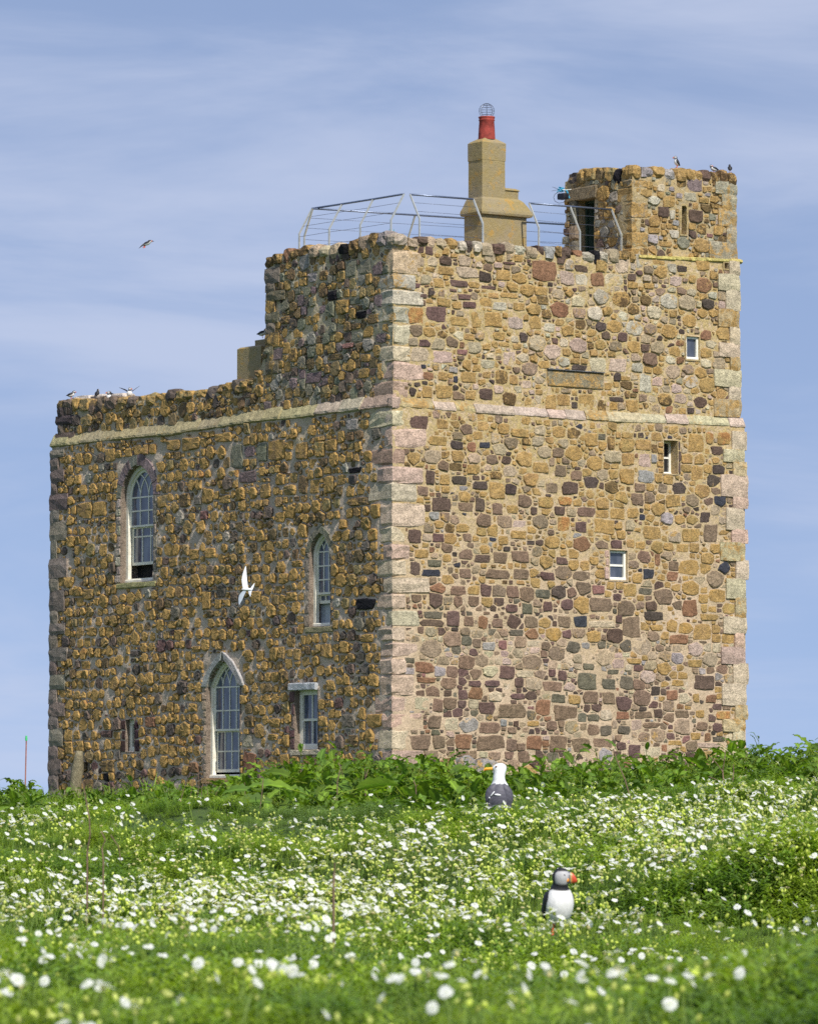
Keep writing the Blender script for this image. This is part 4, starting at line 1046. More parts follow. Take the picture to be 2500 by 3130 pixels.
def rect_window(face, O, h, D, tf, xs, zs, label, mat, bw=.03, deep=0., gl=M_GLASS, zmeet=None):
    c = face.pt(O.mid, O.z0, h - D); e = sub_empty('window', c, label)
    F0 = O.off(-.015); F1 = O.off(tf)
    v, f = ring(face, F0.poly(), F1.poly(), h - D - .08, h - D); part('window_frame', v, f, mat, parent=e)
    X = [F1.a] + [F1.a + (F1.b - F1.a) * t for t in xs] + [F1.b]; Z = [F1.z0] + [F1.z0 + (F1.z1 - F1.z0) * t for t in zs] + [F1.z1]
    gb = Acc(); hh = h - D - .03
    for x in X[1:-1]: gb.add(*bar_strip(face, [(x, F1.z0), (x, F1.z1)], bw, hh - .03, hh))
    for i, z in enumerate(Z[1:-1]): gb.add(*bar_strip(face, [(F1.a, z), (F1.b, z)], bw * (1.6 if deep else 1.2), hh - .028, hh + .004))
    if gb.n: part('glazing_bars', gb.v, gb.f, mat, parent=e)
    for i in range(len(X) - 1):
        for j in range(len(Z) - 1):
            dd = deep if j == 0 else 0
            pane(face, e, [(X[i], Z[j]), (X[i + 1], Z[j]), (X[i + 1], Z[j + 1]), (X[i], Z[j + 1])], hh - .02 - dd, gl)
    v, f = slab('sill', face, O.a + .003, O.b - .003, O.z0, O.z0 + tf * 1.15, h - D - .1, h - D + .02, None, None, .002, 2); part('sill', v, f, mat, parent=e)
rect_window(FL, W4, 0, .12, .115, [.5], [.5], 'small two-sash window under a pale slab, low by the corner', M_PAINT, .035, .03)
rect_window(FL, W5, 0, .10, .11, [], [], 'narrow slit window with a white edge, low on the left', M_PAINT, .03, 0, M_DARK)
rect_window(FR, W6, HU, .03, .055, [], [], 'small white framed window high on the right', M_PAINT_NEW, .03, 0, M_GLASS_D)
rect_window(FR, W7, 0, .24, .05, [], [.5], 'deep-set narrow white window below the string course', M_PAINT_NEW, .035, 0, M_DARK)
rect_window(FR, W8, 0, .05, .06, [], [.5], 'white two-pane window in the middle of the right wall', M_PAINT_NEW, .04, 0, M_GLASS_D)
# slit and put-log hole: near-black sheets paint in the shade behind their reveals
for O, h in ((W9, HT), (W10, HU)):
    v = [FR.pt(x, z, h - (.38 if O is W9 else .3)) for x, z in O.off(-.1).poly()]; part('painted_void_shade', v, [tuple(range(len(v)))], M_DARK)
# doorway of the turret: frame and open leaf
e = sub_empty('doorway', FT.pt(DOOR.mid, DOOR.z0, -.2), 'dark doorway into the stair turret')
D1 = DOOR.off(.07)
v, f = ring(FT, [(DOOR.a, 12.3), (DOOR.b, 12.3), (DOOR.b, DOOR.z1), (DOOR.a, DOOR.z1)], [(D1.a, 12.3), (D1.b, 12.3), (D1.b, D1.z1 - .06), (D1.a, D1.z1 - .06)], -.32, -.24)
part('door_frame', v, f, M_DOOR, parent=e)
v = []
for q in (0, 1):
    for (x, hh) in ((DOOR.b - .05, -.3), (DOOR.b - .30, -.85), (DOOR.b - .34, -.83), (DOOR.b - .09, -.28)): v.append(FT.pt(x, 12.35 if q == 0 else DOOR.z1 - .1, hh))
part('door', v, [(0, 1, 5, 4), (1, 2, 6, 5), (2, 3, 7, 6), (3, 0, 4, 7), (4, 5, 6, 7), (3, 2, 1, 0)], M_DOOR, parent=e)

# ------------------------------------------------------------------ chimneys
def make_render_mat():
    m, nt, b = mat_new('chimney_render'); t = NT(nt)
    pos = t.node('ShaderNodeNewGeometry').outputs['Position']
    c = t.mix(t.rng(t.noise(pos, 1.6, 5, .65), .35, .65), lin((150, 136, 108)), lin((152, 134, 88)))
    c = t.mix(t.rng(t.noise(pos, 5, 5, .65, .5), .55, .64, 0, .6), c, lin((182, 140, 60)))
    c = t.mix(t.rng(t.noise(pos, 9, 4, .7), .62, .70, 0, .7), c, lin((104, 98, 86)))
    c = t.mix(t.rng(t.noise(pos, 45, 3, .7), .55, .7, 0, .35), c, lin((196, 186, 160)))
    t.link(c, b.inputs['Base Color']); b.inputs['Roughness'].default_value = .95
    t.bump(t.math('ADD', t.noise(pos, 40, 4, .65), t.noise(pos, 8, 3, .6)), .8, .02, b); return m
M_CHIM = make_render_mat()
base = at(1473, 740, 108.0)
def zat(py): return at(1473, py, 108.0).z
def rect_loft(levels, org, cap=True):
    """levels: (z, inset_l0, len_l, inset_r0, len_r) from the near corner along the two directions"""
    v = []; f = []; n = 12
    for (z, l0, l1, r0, r1) in levels:
        for (a, b_) in ((r0, l0), ((r0 * 2 + r1) / 3, l0), ((r0 + 2 * r1) / 3, l0), (r1, l0), (r1, (2 * l0 + l1) / 3), (r1, (l0 + 2 * l1) / 3), (r1, l1), ((r0 + 2 * r1) / 3, l1), ((2 * r0 + r1) / 3, l1), (r0, l1), (r0, (l0 + 2 * l1) / 3), (r0, (2 * l0 + l1) / 3)):
            v.append(Vector((org.x, org.y, z)) + dr * (a + R.uniform(-.004, .004)) + dl * (b_ + R.uniform(-.004, .004)))
    for i in range(len(levels) - 1):
        for k in range(n):
            k2 = (k + 1) % n; f.append((i * n + k, i * n + k2, (i + 1) * n + k2, (i + 1) * n + k))
    if cap: f.append(tuple((len(levels) - 1) * n + k for k in range(n)))
    return v, f
Z = lambda yz: zat(280 + yz / 4.313)
WL, WR = .68, 1.28
lv = [(12.2, 0, WL, 0, WR), (Z(1610), 0, WL, 0, WR), (Z(1604), -.07, WL + .06, -.05, WR + .10), (Z(1575), -.085, WL + .08, -.07, WR + .13), (Z(1540), -.07, WL + .07, -.06, WR + .11),
      (Z(1480), -.03, WL + .03, -.02, WR + .05), (Z(1400), .02, WL - .02, .02, WR - .07), (Z(1370), .06, WL - .06, .05, WR - .16), (Z(1362), .10, WL - .1, .10, WR - .22)]
v, f = rect_loft(lv, base)
A = Acc(); A.add(v, f)
sl0, sl1, sr0, sr1 = .07, .60, .06, .72
v, f = rect_loft([(Z(1375), sl0, sl1, sr0, sr1), (Z(880), sl0, sl1, sr0, sr1), (Z(878), sl0 - .008, sl1 + .01, sr0 - .008, sr1 + .012), (Z(645), sl0 - .01, sl1 + .012, sr0 - .01, sr1 + .02), (Z(622), sl0 + .03, sl1 - .03, sr0 + .03, sr1 - .03), (Z(575), sl0 + .14, sl1 - .14, sr0 + .18, sr1 - .18)], base); A.add(v, f)
v, f = rect_loft([(Z(1400), .1, .55, sr1 - .05, sr1 + .40), (Z(1262), .1, .55, sr1 - .05, sr1 + .40), (Z(1255), .07, .58, sr1 - .05, sr1 + .43), (Z(1238), .08, .57, sr1 - .05, sr1 + .41), (Z(1222), .14, .5, sr1 - .05, sr1 + .34)], base); A.add(v, f)
chim = part('chimney', A.v, A.f, M_CHIM, label='tall rendered chimney with a red clay pot')
pc = Vector((base.x, base.y, 0)) + dl * ((sl0 + sl1) / 2) + dr * ((sr0 + sr1) / 2)
pot = [(Z(590), .215), (Z(560), .21), (Z(450), .20), (Z(345), .185), (Z(335), .20), (Z(328), .20), (Z(318), .188), (Z(308), .195), (Z(290), .21), (Z(285), .20), (Z(285), .15), (Z(340), .14)]
v = []; f = []; n = 20
pot = [(z, r * .93) for z, r in pot]
for z, r in pot:
    for k in range(n): v.append(Vector((pc.x + r * math.cos(2 * math.pi * k / n), pc.y + r * math.sin(2 * math.pi * k / n), z)))
for i in range(len(pot) - 1):
    for k in range(n): f.append((i * n + k, i * n + (k + 1) % n, (i + 1) * n + (k + 1) % n, (i + 1) * n + k))
part('chimney_pot', v, f, M_POT, parent=chim, smooth=True)
A = Acc(); cr = 102 / 4.313 / 14518 * 108; cc = Vector((pc.x, pc.y, Z(208)))
for k in range(4):
    a0 = math.pi * k / 4
    A.add(*tube([cc + Vector((math.cos(a0) * math.cos(t), math.sin(a0) * math.cos(t), math.sin(t))) * cr for t in np.linspace(-.9, math.pi + .9, 26)], .0045, 4))
for zz in (-.6, -.3, 0, .3, .6, .85):
    rr = cr * math.sqrt(1 - zz * zz); A.add(*tube([cc + Vector((math.cos(t) * rr, math.sin(t) * rr, zz * cr)) for t in np.linspace(0, 2 * math.pi, 25)], .0035, 4))
part('wire_cage', A.v, A.f, M_WIRE, parent=chim)
# low chimney beside the tower
b2 = at(798, 1100, 109.6)
def z2(yz): return at(798, 980 + yz / 9.567, 109.6).z
v, f = rect_loft([(9.6, 0, 1.0, 0, .8), (z2(740), 0, 1.0, 0, .8), (z2(690), .06, .94, .05, .74), (z2(668), .2, .8, .2, .6)], b2); A = Acc(); A.add(v, f)
v, f = rect_loft([(z2(700), .28, .72, .1, .75), (z2(492), .28, .72, .1, .75)], b2 ); A.add([p + dr * .15 - dl * .1 for p in v], f)
part('chimney', A.v, A.f, M_CHIM, label='low rendered chimney behind the left parapet')

# ------------------------------------------------------------------ railings
def bent_post(parent, face, s, zbend, ztop, h=-.55, lean=.34, zb=12.2, r=.024, mat=M_STEEL, din=None):
    d = din if din is not None else -face.n
    p = face.pt(s, 0, h)
    o0 = Vector((p.x, p.y, zb)); o1 = Vector((p.x, p.y, zbend)); o2 = o1 + d * lean + UP * (ztop - zbend)
    v, f = tube([o0, o1, o2], r, 4); c = parent.location
    put('post', new_mesh('post', [q - c for q in v], f, mat), parent)
    return o0, o1, o2
def rail_between(parent, P, name, r, mat, seg=6):
    v, f = tube(P, r, seg); c = parent.location
    put(name, new_mesh(name, [q - c for q in v], f, mat, smooth=True), parent)
def railing(label, face, pxs, h, lean, group=None, rail_ext=0., din=None):
    """pxs: (bend px, bend py, top py)"""
    ps = [face.inv(x, y, h) for x, y, _ in pxs]
    root = thing('roof_railing', label, 'railing', face.pt(ps[0][0], 12.6, h), group=group)
    zb_ = [p[1] for p in ps]; out = []
    for (s, zb), (_, y, yt) in zip(ps, pxs):
        zt_ = zb + (y - yt) / 14518 * face.pt(s, 0, h).y
        out.append(bent_post(root, face, s, zb, zt_, h, lean, din=din))
    rail_between(root, [o[2] + UP * .0 for o in out], 'rail', .024, M_RAIL)
    for k in range(2):
        rail_between(root, [o[1].lerp(o[2], .3 + .36 * k) for o in out], 'wire', .0045, M_WIRE, 4)
    for k in range(2):
        rail_between(root, [o[1] - UP * (.07 + .27 * k) for o in out], 'wire', .0045, M_WIRE, 4)
    return root, out
LF = [(914.5, 714, 632), (1006, 699, 618), (1101, 686, 603), (1195, 671, 587)]
ra, oa = railing('steel wire railing leaning inward along the left side of the tower roof', FL, LF, -.5, .36, 'railings round the roof')
railing('steel wire railing at the front corner, left of the chimney', FR, [(1282, 667, 587), (1475.5, 682, 602)], -.5, .36, 'railings round the roof')
railing('steel wire railing between the chimney and the turret, in front of the doorway', FR, [(1646.6, 695, 614), (1772, 707, 624), (1899, 716, 634)], -.5, .36, 'railings round the roof')
rear = Face(FL.pt(FL.inv(914.5, 714, -.5)[0] + .1, 0, 0), dr, -nrr)
sA = rear.inv(930, 722)[0]; sB = rear.inv(1243, 716)[0]
pr = [(930, 722, 640), (1243, 733, 656), ]
step = sB - sA
for k in (2, ):
    q = rear.pt(sA + step * k, 0); 
root, out = railing('steel wire railing along the far side of the roof, behind the chimney', rear, [(930, 722, 640), (1243, 740, 660), (1556, 757, 680), (1722, 766, 690)], 0, .34, 'railings round the roof')
A = Acc()
q = oa[3][0]; q = Vector((q.x, q.y, 13.05))
tw = thing('rope_scrap', 'frayed scrap of turquoise rope tied to the corner railing post', 'rope', q)
for i in range(7):
    a = R.uniform(0, 6.28); A.add(*tube([Vector((math.cos(a) * t * .12, math.sin(a) * t * .12, t * R.uniform(-.02, .1) + .01 * math.sin(t * 9))) for t in np.linspace(0, 1, 6)], .006, 4))
put('twine', A.mesh('twine', simple_mat('turquoise_rope', lin((90, 170, 160)), .8)), tw)

# ------------------------------------------------------------------ aerial with blue twine on the turret
def ep(px, py, Y=110.7): return at(px, py, Y)
a0 = ep(1727, 590); an = thing('wind_aerial', 'spiky black wind aerial tangled in blue twine on the turret wall', 'aerial', a0)
def loc(pts): return [p - a0 for p in pts]
def dz(x, y): return ep(1680 + x / 6.888, 540 + y / 6.888)
v, f = tube(loc([dz(460, 262), dz(330, 275), dz(230, 270)]), .012, 6); put('arm', new_mesh('arm', v, f, M_STEEL), an)
A = Acc()
for x, y in ((45, 205), (35, 295), (90, 225), (150, 300), (200, 350), (250, 215)): A.add(*tube(loc([dz(215, 262), dz(x, y)]), .004, 4))
put('spikes', A.mesh('spikes', M_WIRE), an)
A = Acc()
for i in range(26):
    x, y = R.gauss(230, 30), R.gauss(262, 22); A.add(*tube(loc([dz(x, y) + Vector((0, R.uniform(-.05, .05), 0)), dz(x + R.uniform(-40, 60), y + R.uniform(-45, 40)), dz(x + R.uniform(-30, 80), y + R.uniform(-20, 40))]), .009, 4))
A.add(*tube(loc([dz(330, 280), dz(365, 300), dz(385, 380), dz(410, 450)]), .022, 5))
put('twine', A.mesh('twine', M_TWINE), an)
v, f = tube(loc([dz(180, 320), dz(110, 360), dz(82, 430), dz(110, 510), dz(190, 550), dz(270, 540), dz(340, 505)]), .006, 5); put('cable', new_mesh('cable', v, f, M_BLACK), an)
v, f = blob(dz(280, 410) - a0, (dr, dl, UP), (.08, .12, .07), .2, .02); put('lamp_box', new_mesh('lamp_box', v, f, M_BLACK), an)
# ------------------------------------------------------------------ ground
_sn = np.random.RandomState(21)
_waves = [(_sn.uniform(.5, 1.3) * k, _sn.uniform(0, 2 * math.pi), _sn.uniform(0, 6.28), a) for k, a in ((1.1, .030), (1.7, .026), (2.4, .022), (3.3, .016), (4.6, .012), (6.5, .010), (9, .007), (2.0, .02), (5.2, .012))]
def terr(x, y):
    x = np.asarray(x, float); y = np.asarray(y, float)
    z = np.interp(y, [-80, 0, 4, 7, 10, 14, 18, 20, 22.5, 24.2, 25, 27, 30, 33, 36, 39, 50, 70, 92, 104, 125, 150, 190, 260], [-1.2, -.60, -.47, -.44, -.475, -.545, -.60, -.615, -.60, -.57, -.52, -.43, -.31, -.17, -.07, -.02, -.1, -.1, .1, .2, .2, -.6, -6, -14])
    q = x / np.maximum(y, 3.0)
    sm = lambda a, b, t: (lambda u: u * u * (3 - 2 * u))(np.clip((t - a) / (b - a), 0, 1))
    band = sm(20, 27, y) * (1 - sm(60, 90, y))
    z = z + .11 * sm(.015, .085, q) * band
    z = z + .09 * sm(.028, .05, q) * sm(24.2, 25.2, y) * (1 - sm(26, 31, y))
    z = z + .08 * sm(.0, .03, -q) * sm(12, 13, y) * (1 - sm(15, 19, y)) - .03 * sm(-.02, .02, q) * sm(12, 16, y) * (1 - sm(22, 24, y))
    z = z + .5 * sm(-7, 1, x) * sm(80, 97, y) * (1 - sm(112, 130, y))
    rr = np.hypot(x - 0, y - 60); z = z - 11 * sm(95, 150, rr)
    amp = (1 - sm(45, 60, y)) * sm(3, 6, y)
    w = 0
    for k, th, ph, a in _waves: w = w + a * np.sin(k * (x * math.cos(th) * 1.0 + y * math.sin(th) * .55) * 1.6 + ph)
    z = z + w * amp * (.75 + 1.35 * sm(19, 24, y))
    for hx, hy, hh in HUMPS: z = z + hh * np.exp(-((x - hx) ** 2 + (y - hy) ** 2) / .17 ** 2)
    return z
HUMPS = []
def tz(x, y): return float(terr(x, y))
_pp = at(1178 * 1.4517, 1958 * 1.4517, 20.0)
HUMPS.append((_pp.x, _pp.y, _pp.z - tz(_pp.x, _pp.y) - .004))
print('hump', HUMPS)
def ground_mat():
    m, nt, b = mat_new('turf'); t = NT(nt)
    pos = t.node('ShaderNodeNewGeometry').outputs['Position']
    c = t.mix(t.rng(t.noise(pos, 1.2, 5, .6), .35, .65), (.06, .11, .022), (.09, .14, .03))
    c = t.mix(t.rng(t.noise(pos, 6, 5, .7), .58, .7), c, (.09, .075, .045))
    t.link(c, b.inputs['Base Color']); b.inputs['Roughness'].default_value = 1
    t.bump(t.noise(pos, 22, 5, .7), 1, .05, b); return m
M_TURF = ground_mat()
xs = np.unique(np.concatenate([np.linspace(-170, -12, 30), np.linspace(-12, -5, 24), np.linspace(-5, 5, 150), np.linspace(5, 12, 24), np.linspace(12, 170, 30)]))
ys = np.unique(np.concatenate([np.linspace(-120, 0, 16), np.linspace(0, 48, 340), np.linspace(48, 130, 60), np.linspace(130, 250, 20)]))
GX, GY_ = np.meshgrid(xs, ys, indexing='ij'); GZ = terr(GX, GY_); nx, ny = GX.shape
idx = np.arange(nx * ny).reshape(nx, ny)
fq = np.stack([idx[:-1, :-1], idx[1:, :-1], idx[1:, 1:], idx[:-1, 1:]], -1).reshape(-1, 4)
g = put('ground', new_mesh('ground', np.stack([GX, GY_, GZ], -1).reshape(-1, 3).tolist(), fq.tolist(), M_TURF, smooth=True)); g['kind'] = 'structure'
def sea_mat():
    m, nt, b = mat_new('sea_water'); t = NT(nt)
    pos = t.node('ShaderNodeNewGeometry').outputs['Position']
    b.inputs['Base Color'].default_value = (.03, .075, .11, 1); b.inputs['Roughness'].default_value = .18
    mp_ = t.node('ShaderNodeMapping'); mp_.inputs['Scale'].default_value = (.25, .6, 1); t.link(pos, mp_.inputs[0])
    t.bump(t.noise(mp_.outputs[0], 1, 6, .6), .8, .5, b); return m
S_ = 9000; o = put('sea', new_mesh('sea', [(-S_, -S_, -7), (S_, -S_, -7), (S_, S_, -7), (-S_, S_, -7)], [(0, 1, 2, 3)], sea_mat())); o['kind'] = 'structure'

# ------------------------------------------------------------------ leaves and flowers
def leaf_mat(name, ca, cb, trans=.35, attr=False, gloss=.35, rnd=.35):
    m = bpy.data.materials.new(name); m.use_nodes = True; nt = m.node_tree; nt.nodes.clear(); t = NT(nt)
    out = t.node('ShaderNodeOutputMaterial'); oi = t.node('ShaderNodeObjectInfo')
    pos = t.node('ShaderNodeNewGeometry').outputs['Position']
    c = t.mix(t.rng(t.noise(pos, 2.2, 4, .6), .40, .60), ca, cb)
    f = t.rng(oi.outputs['Random'], 0, 1, 1 - rnd, 1 + rnd, False)
    comb = t.node('ShaderNodeCombineColor'); 
    for i in range(3): t.link(f, comb.inputs[i])
    c = t.mix(1.0, c, comb.outputs[0], 'MULTIPLY')
    if attr:
        a = t.node('ShaderNodeAttribute', attribute_name='Col'); c = t.mix(1.0, c, a.outputs['Color'], 'MULTIPLY')
    p = t.node('ShaderNodeBsdfPrincipled'); t.link(c, p.inputs['Base Color']); p.inputs['Roughness'].default_value = gloss + .15; p.inputs['Specular IOR Level'].default_value = .22
    tr = t.node('ShaderNodeBsdfTranslucent'); c2 = t.mix(1.0, c, (1.25, 1.3, .5), 'MULTIPLY'); t.link(c2, tr.inputs['Color'])
    mx_ = t.node('ShaderNodeMixShader'); mx_.inputs[0].default_value = trans
    t.link(p.outputs[0], mx_.inputs[1]); t.link(tr.outputs[0], mx_.inputs[2]); t.link(mx_.outputs[0], out.inputs[0])
    return m
M_LEAF = leaf_mat('campion_leaf', (.30, .41, .05), (.16, .27, .05), .45)
M_LEAF_B = leaf_mat('blue_green_leaf', (.20, .30, .085), (.12, .20, .06), .38)
M_GRASS = leaf_mat('grass_blade', (.28, .39, .05), (.17, .27, .05), .45)
M_DOCK = leaf_mat('dock_leaf', (.17, .27, .03), (.10, .18, .03), .4, True, .45, .38)
M_STEM = leaf_mat('green_stem', (.24, .34, .06), (.18, .28, .06), .2)
M_CALYX = leaf_mat('yellow_green_calyx', (.66, .72, .16), (.62, .66, .22), .4, False, .5, .25)
M_CALYX_P = leaf_mat('pinkish_calyx', (.62, .56, .30), (.62, .60, .26), .35, False, .5, .25)
M_PETAL = leaf_mat('white_petal', (.86, .86, .83), (.82, .82, .82), .35, False, .6, .06)
M_TWIG = simple_mat('dry_stem_bark', lin((120, 98, 78)), .9, 0, .3, 40)
def mesh_mats(name, acc_list, smooth=False):
    """acc_list: [(Acc, material)] joined with material slots"""
    v, f, mi = [], [], []
    mats = []
    for k, (A, m) in enumerate(acc_list):
        f += [tuple(i + len(v) for i in q) for q in A.f]; v += A.v; mi += [k] * len(A.f); mats.append(m)
    me = new_mesh(name, v, f, mats, None, smooth); me.polygons.foreach_set('material_index', mi); return me
def blade(p, d, up, L, w, bend, seg=2):
    """folded leaf from p along d, bending down"""
    side = d.cross(up).normalized(); v = []; f = []
    for i in range(seg + 1):
        t = i / seg; ww = w * (math.sin(math.pi * min(1, .12 + t * .88)) ** .8) * .5 if i < seg else 0
        c = p + d * (L * t) + up * (-bend * L * t * t)
        if i == 0: ww = w * .25
        if i == seg: v.append(c)
        else: v += [c - side * ww + up * ww * .3, c + side * ww + up * ww * .3]
    for i in range(seg - 1): f.append((2 * i, 2 * i + 1, 2 * i + 3, 2 * i + 2))
    f.append((2 * seg - 2, 2 * seg - 1, 2 * seg)); return v, f
def rdir(el0, el1):
    a = R.uniform(0, 2 * math.pi); e = R.uniform(el0, el1); return Vector((math.cos(a) * math.cos(e), math.sin(a) * math.cos(e), math.sin(e)))
def campion_tuft(mat, rad=.075, hmin=.07, hmax=.15, stems=12, Lf=.030, wf=.0095):
    A = Acc(); S = Acc()
    for _ in range(stems):
        a = R.uniform(0, 6.28); r = rad * math.sqrt(R.random()); b_ = Vector((r * math.cos(a), r * math.sin(a), -.02))
        h = R.uniform(hmin, hmax); lean = Vector((math.cos(a), math.sin(a), 0)) * R.uniform(0, .35) * h + Vector((R.gauss(0, .01), R.gauss(0, .01), 0))
        tip = b_ + lean + UP * h
        sv_ = Vector((.0012, 0, 0)); S.add([b_ - sv_, b_ + sv_, tip], [(0, 1, 2)])
        k = int(h / .019)
        for i in range(k):
            t = .25 + .75 * (i + .5) / k; p = b_.lerp(tip, t); a2 = R.uniform(0, 6.28)
            for s_ in (0, math.pi):
                d = Vector((math.cos(a2 + s_), math.sin(a2 + s_), R.uniform(.2, .9))).normalized()
                A.add(*blade(p, d, UP, Lf * R.uniform(.7, 1.25), wf * R.uniform(.8, 1.2), R.uniform(0, .4)))
    return mesh_mats('tuft', [(A, mat), (S, M_STEM)])
def grass_tuft(n=22, h=.13):
    A = Acc()
    for _ in range(n):
        a = R.uniform(0, 6.28); r = .06 * math.sqrt(R.random()); d = Vector((math.cos(a) * .35, math.sin(a) * .35, 1)).normalized()
        A.add(*blade(Vector((r * math.cos(a), r * math.sin(a), -.02)), d, Vector((math.cos(a) * -.7, math.sin(a) * -.7, .5)).normalized(), h * R.uniform(.5, 1.1), .0045, R.uniform(.1, .5), 3))
    return mesh_mats('tuft', [(A, M_GRASS)])
def calyx(c, d, L=.015, r=.0052, n=6):
    a = d.orthogonal().normalized(); b_ = d.cross(a); v = []; f = []
    pr = [(0, .25), (.25, .85), (.55, 1.0), (.85, .72), (1.0, .45)]
    for t, k in pr:
        for i in range(n): v.append(c + d * (L * t) + (a * math.cos(6.283 * i / n) + b_ * math.sin(6.283 * i / n)) * r * k)
    for j in range(len(pr) - 1):
        for i in range(n): f.append((j * n + i, j * n + (i + 1) % n, (j + 1) * n + (i + 1) % n, (j + 1) * n + i))
    f.append(tuple((len(pr) - 1) * n + i for i in range(n))); return v, f
def corolla(c, d, r=.0135):
    a = d.orthogonal().normalized(); b_ = d.cross(a); v = []; f = []
    for k in range(5):
        t0 = 6.283 * k / 5 + R.uniform(-.08, .08)
        def P(ang, rad, up): return c + (a * math.cos(t0 + ang) + b_ * math.sin(t0 + ang)) * rad + d * up
        rr = r * R.uniform(.9, 1.1); q = len(v); dr_ = R.uniform(-.002, .001)
        v += [P(0, 0, 0), P(-.62, rr * .5, .001), P(-.60, rr * .95, dr_), P(-.25, rr * 1.08, dr_), P(0, rr * .90, dr_ * .5 + .0005), P(.25, rr * 1.08, dr_), P(.60, rr * .95, dr_ + .0006), P(.62, rr * .5, .0016)]
        f += [(q, q + 1, q + 2, q + 3, q + 4), (q, q + 4, q + 5, q + 6, q + 7)]
    # dark eye with stamens
    return v, f
def flower_geo(pink=False, h=.05):
    hd = rdir(.25, 1.2); hd = (hd + Vector((.15, -.45, .1))).normalized()
    top = Vector((R.uniform(-.012, .012), R.uniform(-.012, .012), h)); S = Acc(); C_ = Acc(); P = Acc()
    S.add(*tube([Vector((0, 0, -.06)), top * .6, top], .0011, 3, False))
    C_.add(*calyx(top, hd, .0135, .005)); P.add(*corolla(top + hd * .0145, hd, .0128))
    for i in range(3): P.add(*tube([top + hd * .013, top + hd * .021 + Vector((R.gauss(0, .002), R.gauss(0, .002), 0))], .0006, 3, False))
    return S, C_, P, (M_CALYX_P if pink else M_CALYX)
def flower_mesh(pink=False):
    S, C_, P, cm = flower_geo(pink, R.uniform(.03, .06)); return mesh_mats('flower', [(S, M_STEM), (C_, cm), (P, M_PETAL)])
def bud_mesh(pink=False, n=2):
    S = Acc(); C_ = Acc()
    for _ in range(n):
        top = Vector((R.uniform(-.02, .02), R.uniform(-.02, .02), R.uniform(.015, .055))); S.add(*tube([Vector((0, 0, -.06)), top], .001, 3, False)); C_.add(*calyx(top, rdir(-.2, 1.3), .016 * R.uniform(.7, 1.1), .0056 * R.uniform(.7, 1.1)))
    return mesh_mats('bud', [(S, M_STEM), (C_, M_CALYX_P if pink else M_CALYX)])

def scatter(name, protos, P, rot, scl, idx):
    """one object, geometry-nodes instances of a few small meshes"""
    coll = bpy.data.collections.new(name + '_kinds')
    for i, me in enumerate(protos):
        ob = bpy.data.objects.new('%s_kind_%02d' % (name, i), me); coll.objects.link(ob)
    me = bpy.data.meshes.new(name); me.from_pydata([tuple(p) for p in P], [], [])
    a = me.attributes.new('rot', 'FLOAT_VECTOR', 'POINT'); a.data.foreach_set('vector', np.asarray(rot, np.float32).ravel())
    a = me.attributes.new('scl', 'FLOAT', 'POINT'); a.data.foreach_set('value', np.asarray(scl, np.float32))
    a = me.attributes.new('idx', 'INT', 'POINT'); a.data.foreach_set('value', np.asarray(idx, np.int32))
    o = put(name, me)
    ng = bpy.data.node_groups.new(name, 'GeometryNodeTree')
    ng.interface.new_socket('Geometry', in_out='INPUT', socket_type='NodeSocketGeometry'); ng.interface.new_socket('Geometry', in_out='OUTPUT', socket_type='NodeSocketGeometry')
    N = ng.nodes; gi = N.new('NodeGroupInput'); go = N.new('NodeGroupOutput'); ip = N.new('GeometryNodeInstanceOnPoints'); ci = N.new('GeometryNodeCollectionInfo')
    ci.inputs['Collection'].default_value = coll; ci.inputs['Separate Children'].default_value = True; ci.inputs['Reset Children'].default_value = True
    def na(nm, dt):
        n = N.new('GeometryNodeInputNamedAttribute'); n.data_type = dt; n.inputs['Name'].default_value = nm; return n.outputs['Attribute']
    L = ng.links; L.new(gi.outputs[0], ip.inputs['Points']); L.new(ci.outputs[0], ip.inputs['Instance']); ip.inputs['Pick Instance'].default_value = True
    L.new(na('idx', 'INT'), ip.inputs['Instance Index']); L.new(na('rot', 'FLOAT_VECTOR'), ip.inputs['Rotation']); L.new(na('scl', 'FLOAT'), ip.inputs['Scale'])
    L.new(ip.outputs[0], go.inputs[0])
    md = o.modifiers.new('scatter', 'NODES'); md.node_group = ng
    o['kind'] = 'stuff'; return o

HZ = 2497.0
def proj(x, y, z):
    c, s = math.cos(PITCH), math.sin(PITCH); f = y * c + z * s; return 1250 + FP * x / f, 1565 - FP * (z * c - y * s) / f
VH = .12
# visible ground under a pixel: march out along depth, keep the running top line
_dep = np.concatenate([np.linspace(4.2, 12, 260), np.linspace(12, 45, 700)])
def ground_at(px, py, cache={}):
    key = int(px // 10)
    if key not in cache:
        x = (key * 10 + 5 - 1250) / FP * _dep
        z = terr(x, _dep) + VH; _, vy = proj(x, _dep, z)
        best = np.minimum.accumulate(vy); vis = vy <= best + 1e-9
        cache[key] = (vy[vis][::-1], _dep[vis][::-1])
    vy, dd = cache[key]
    if py < vy[0] or py > vy[-1]: return None
    d = float(np.interp(py, vy, dd)); x = (px - 1250) / FP * d
    return x, d
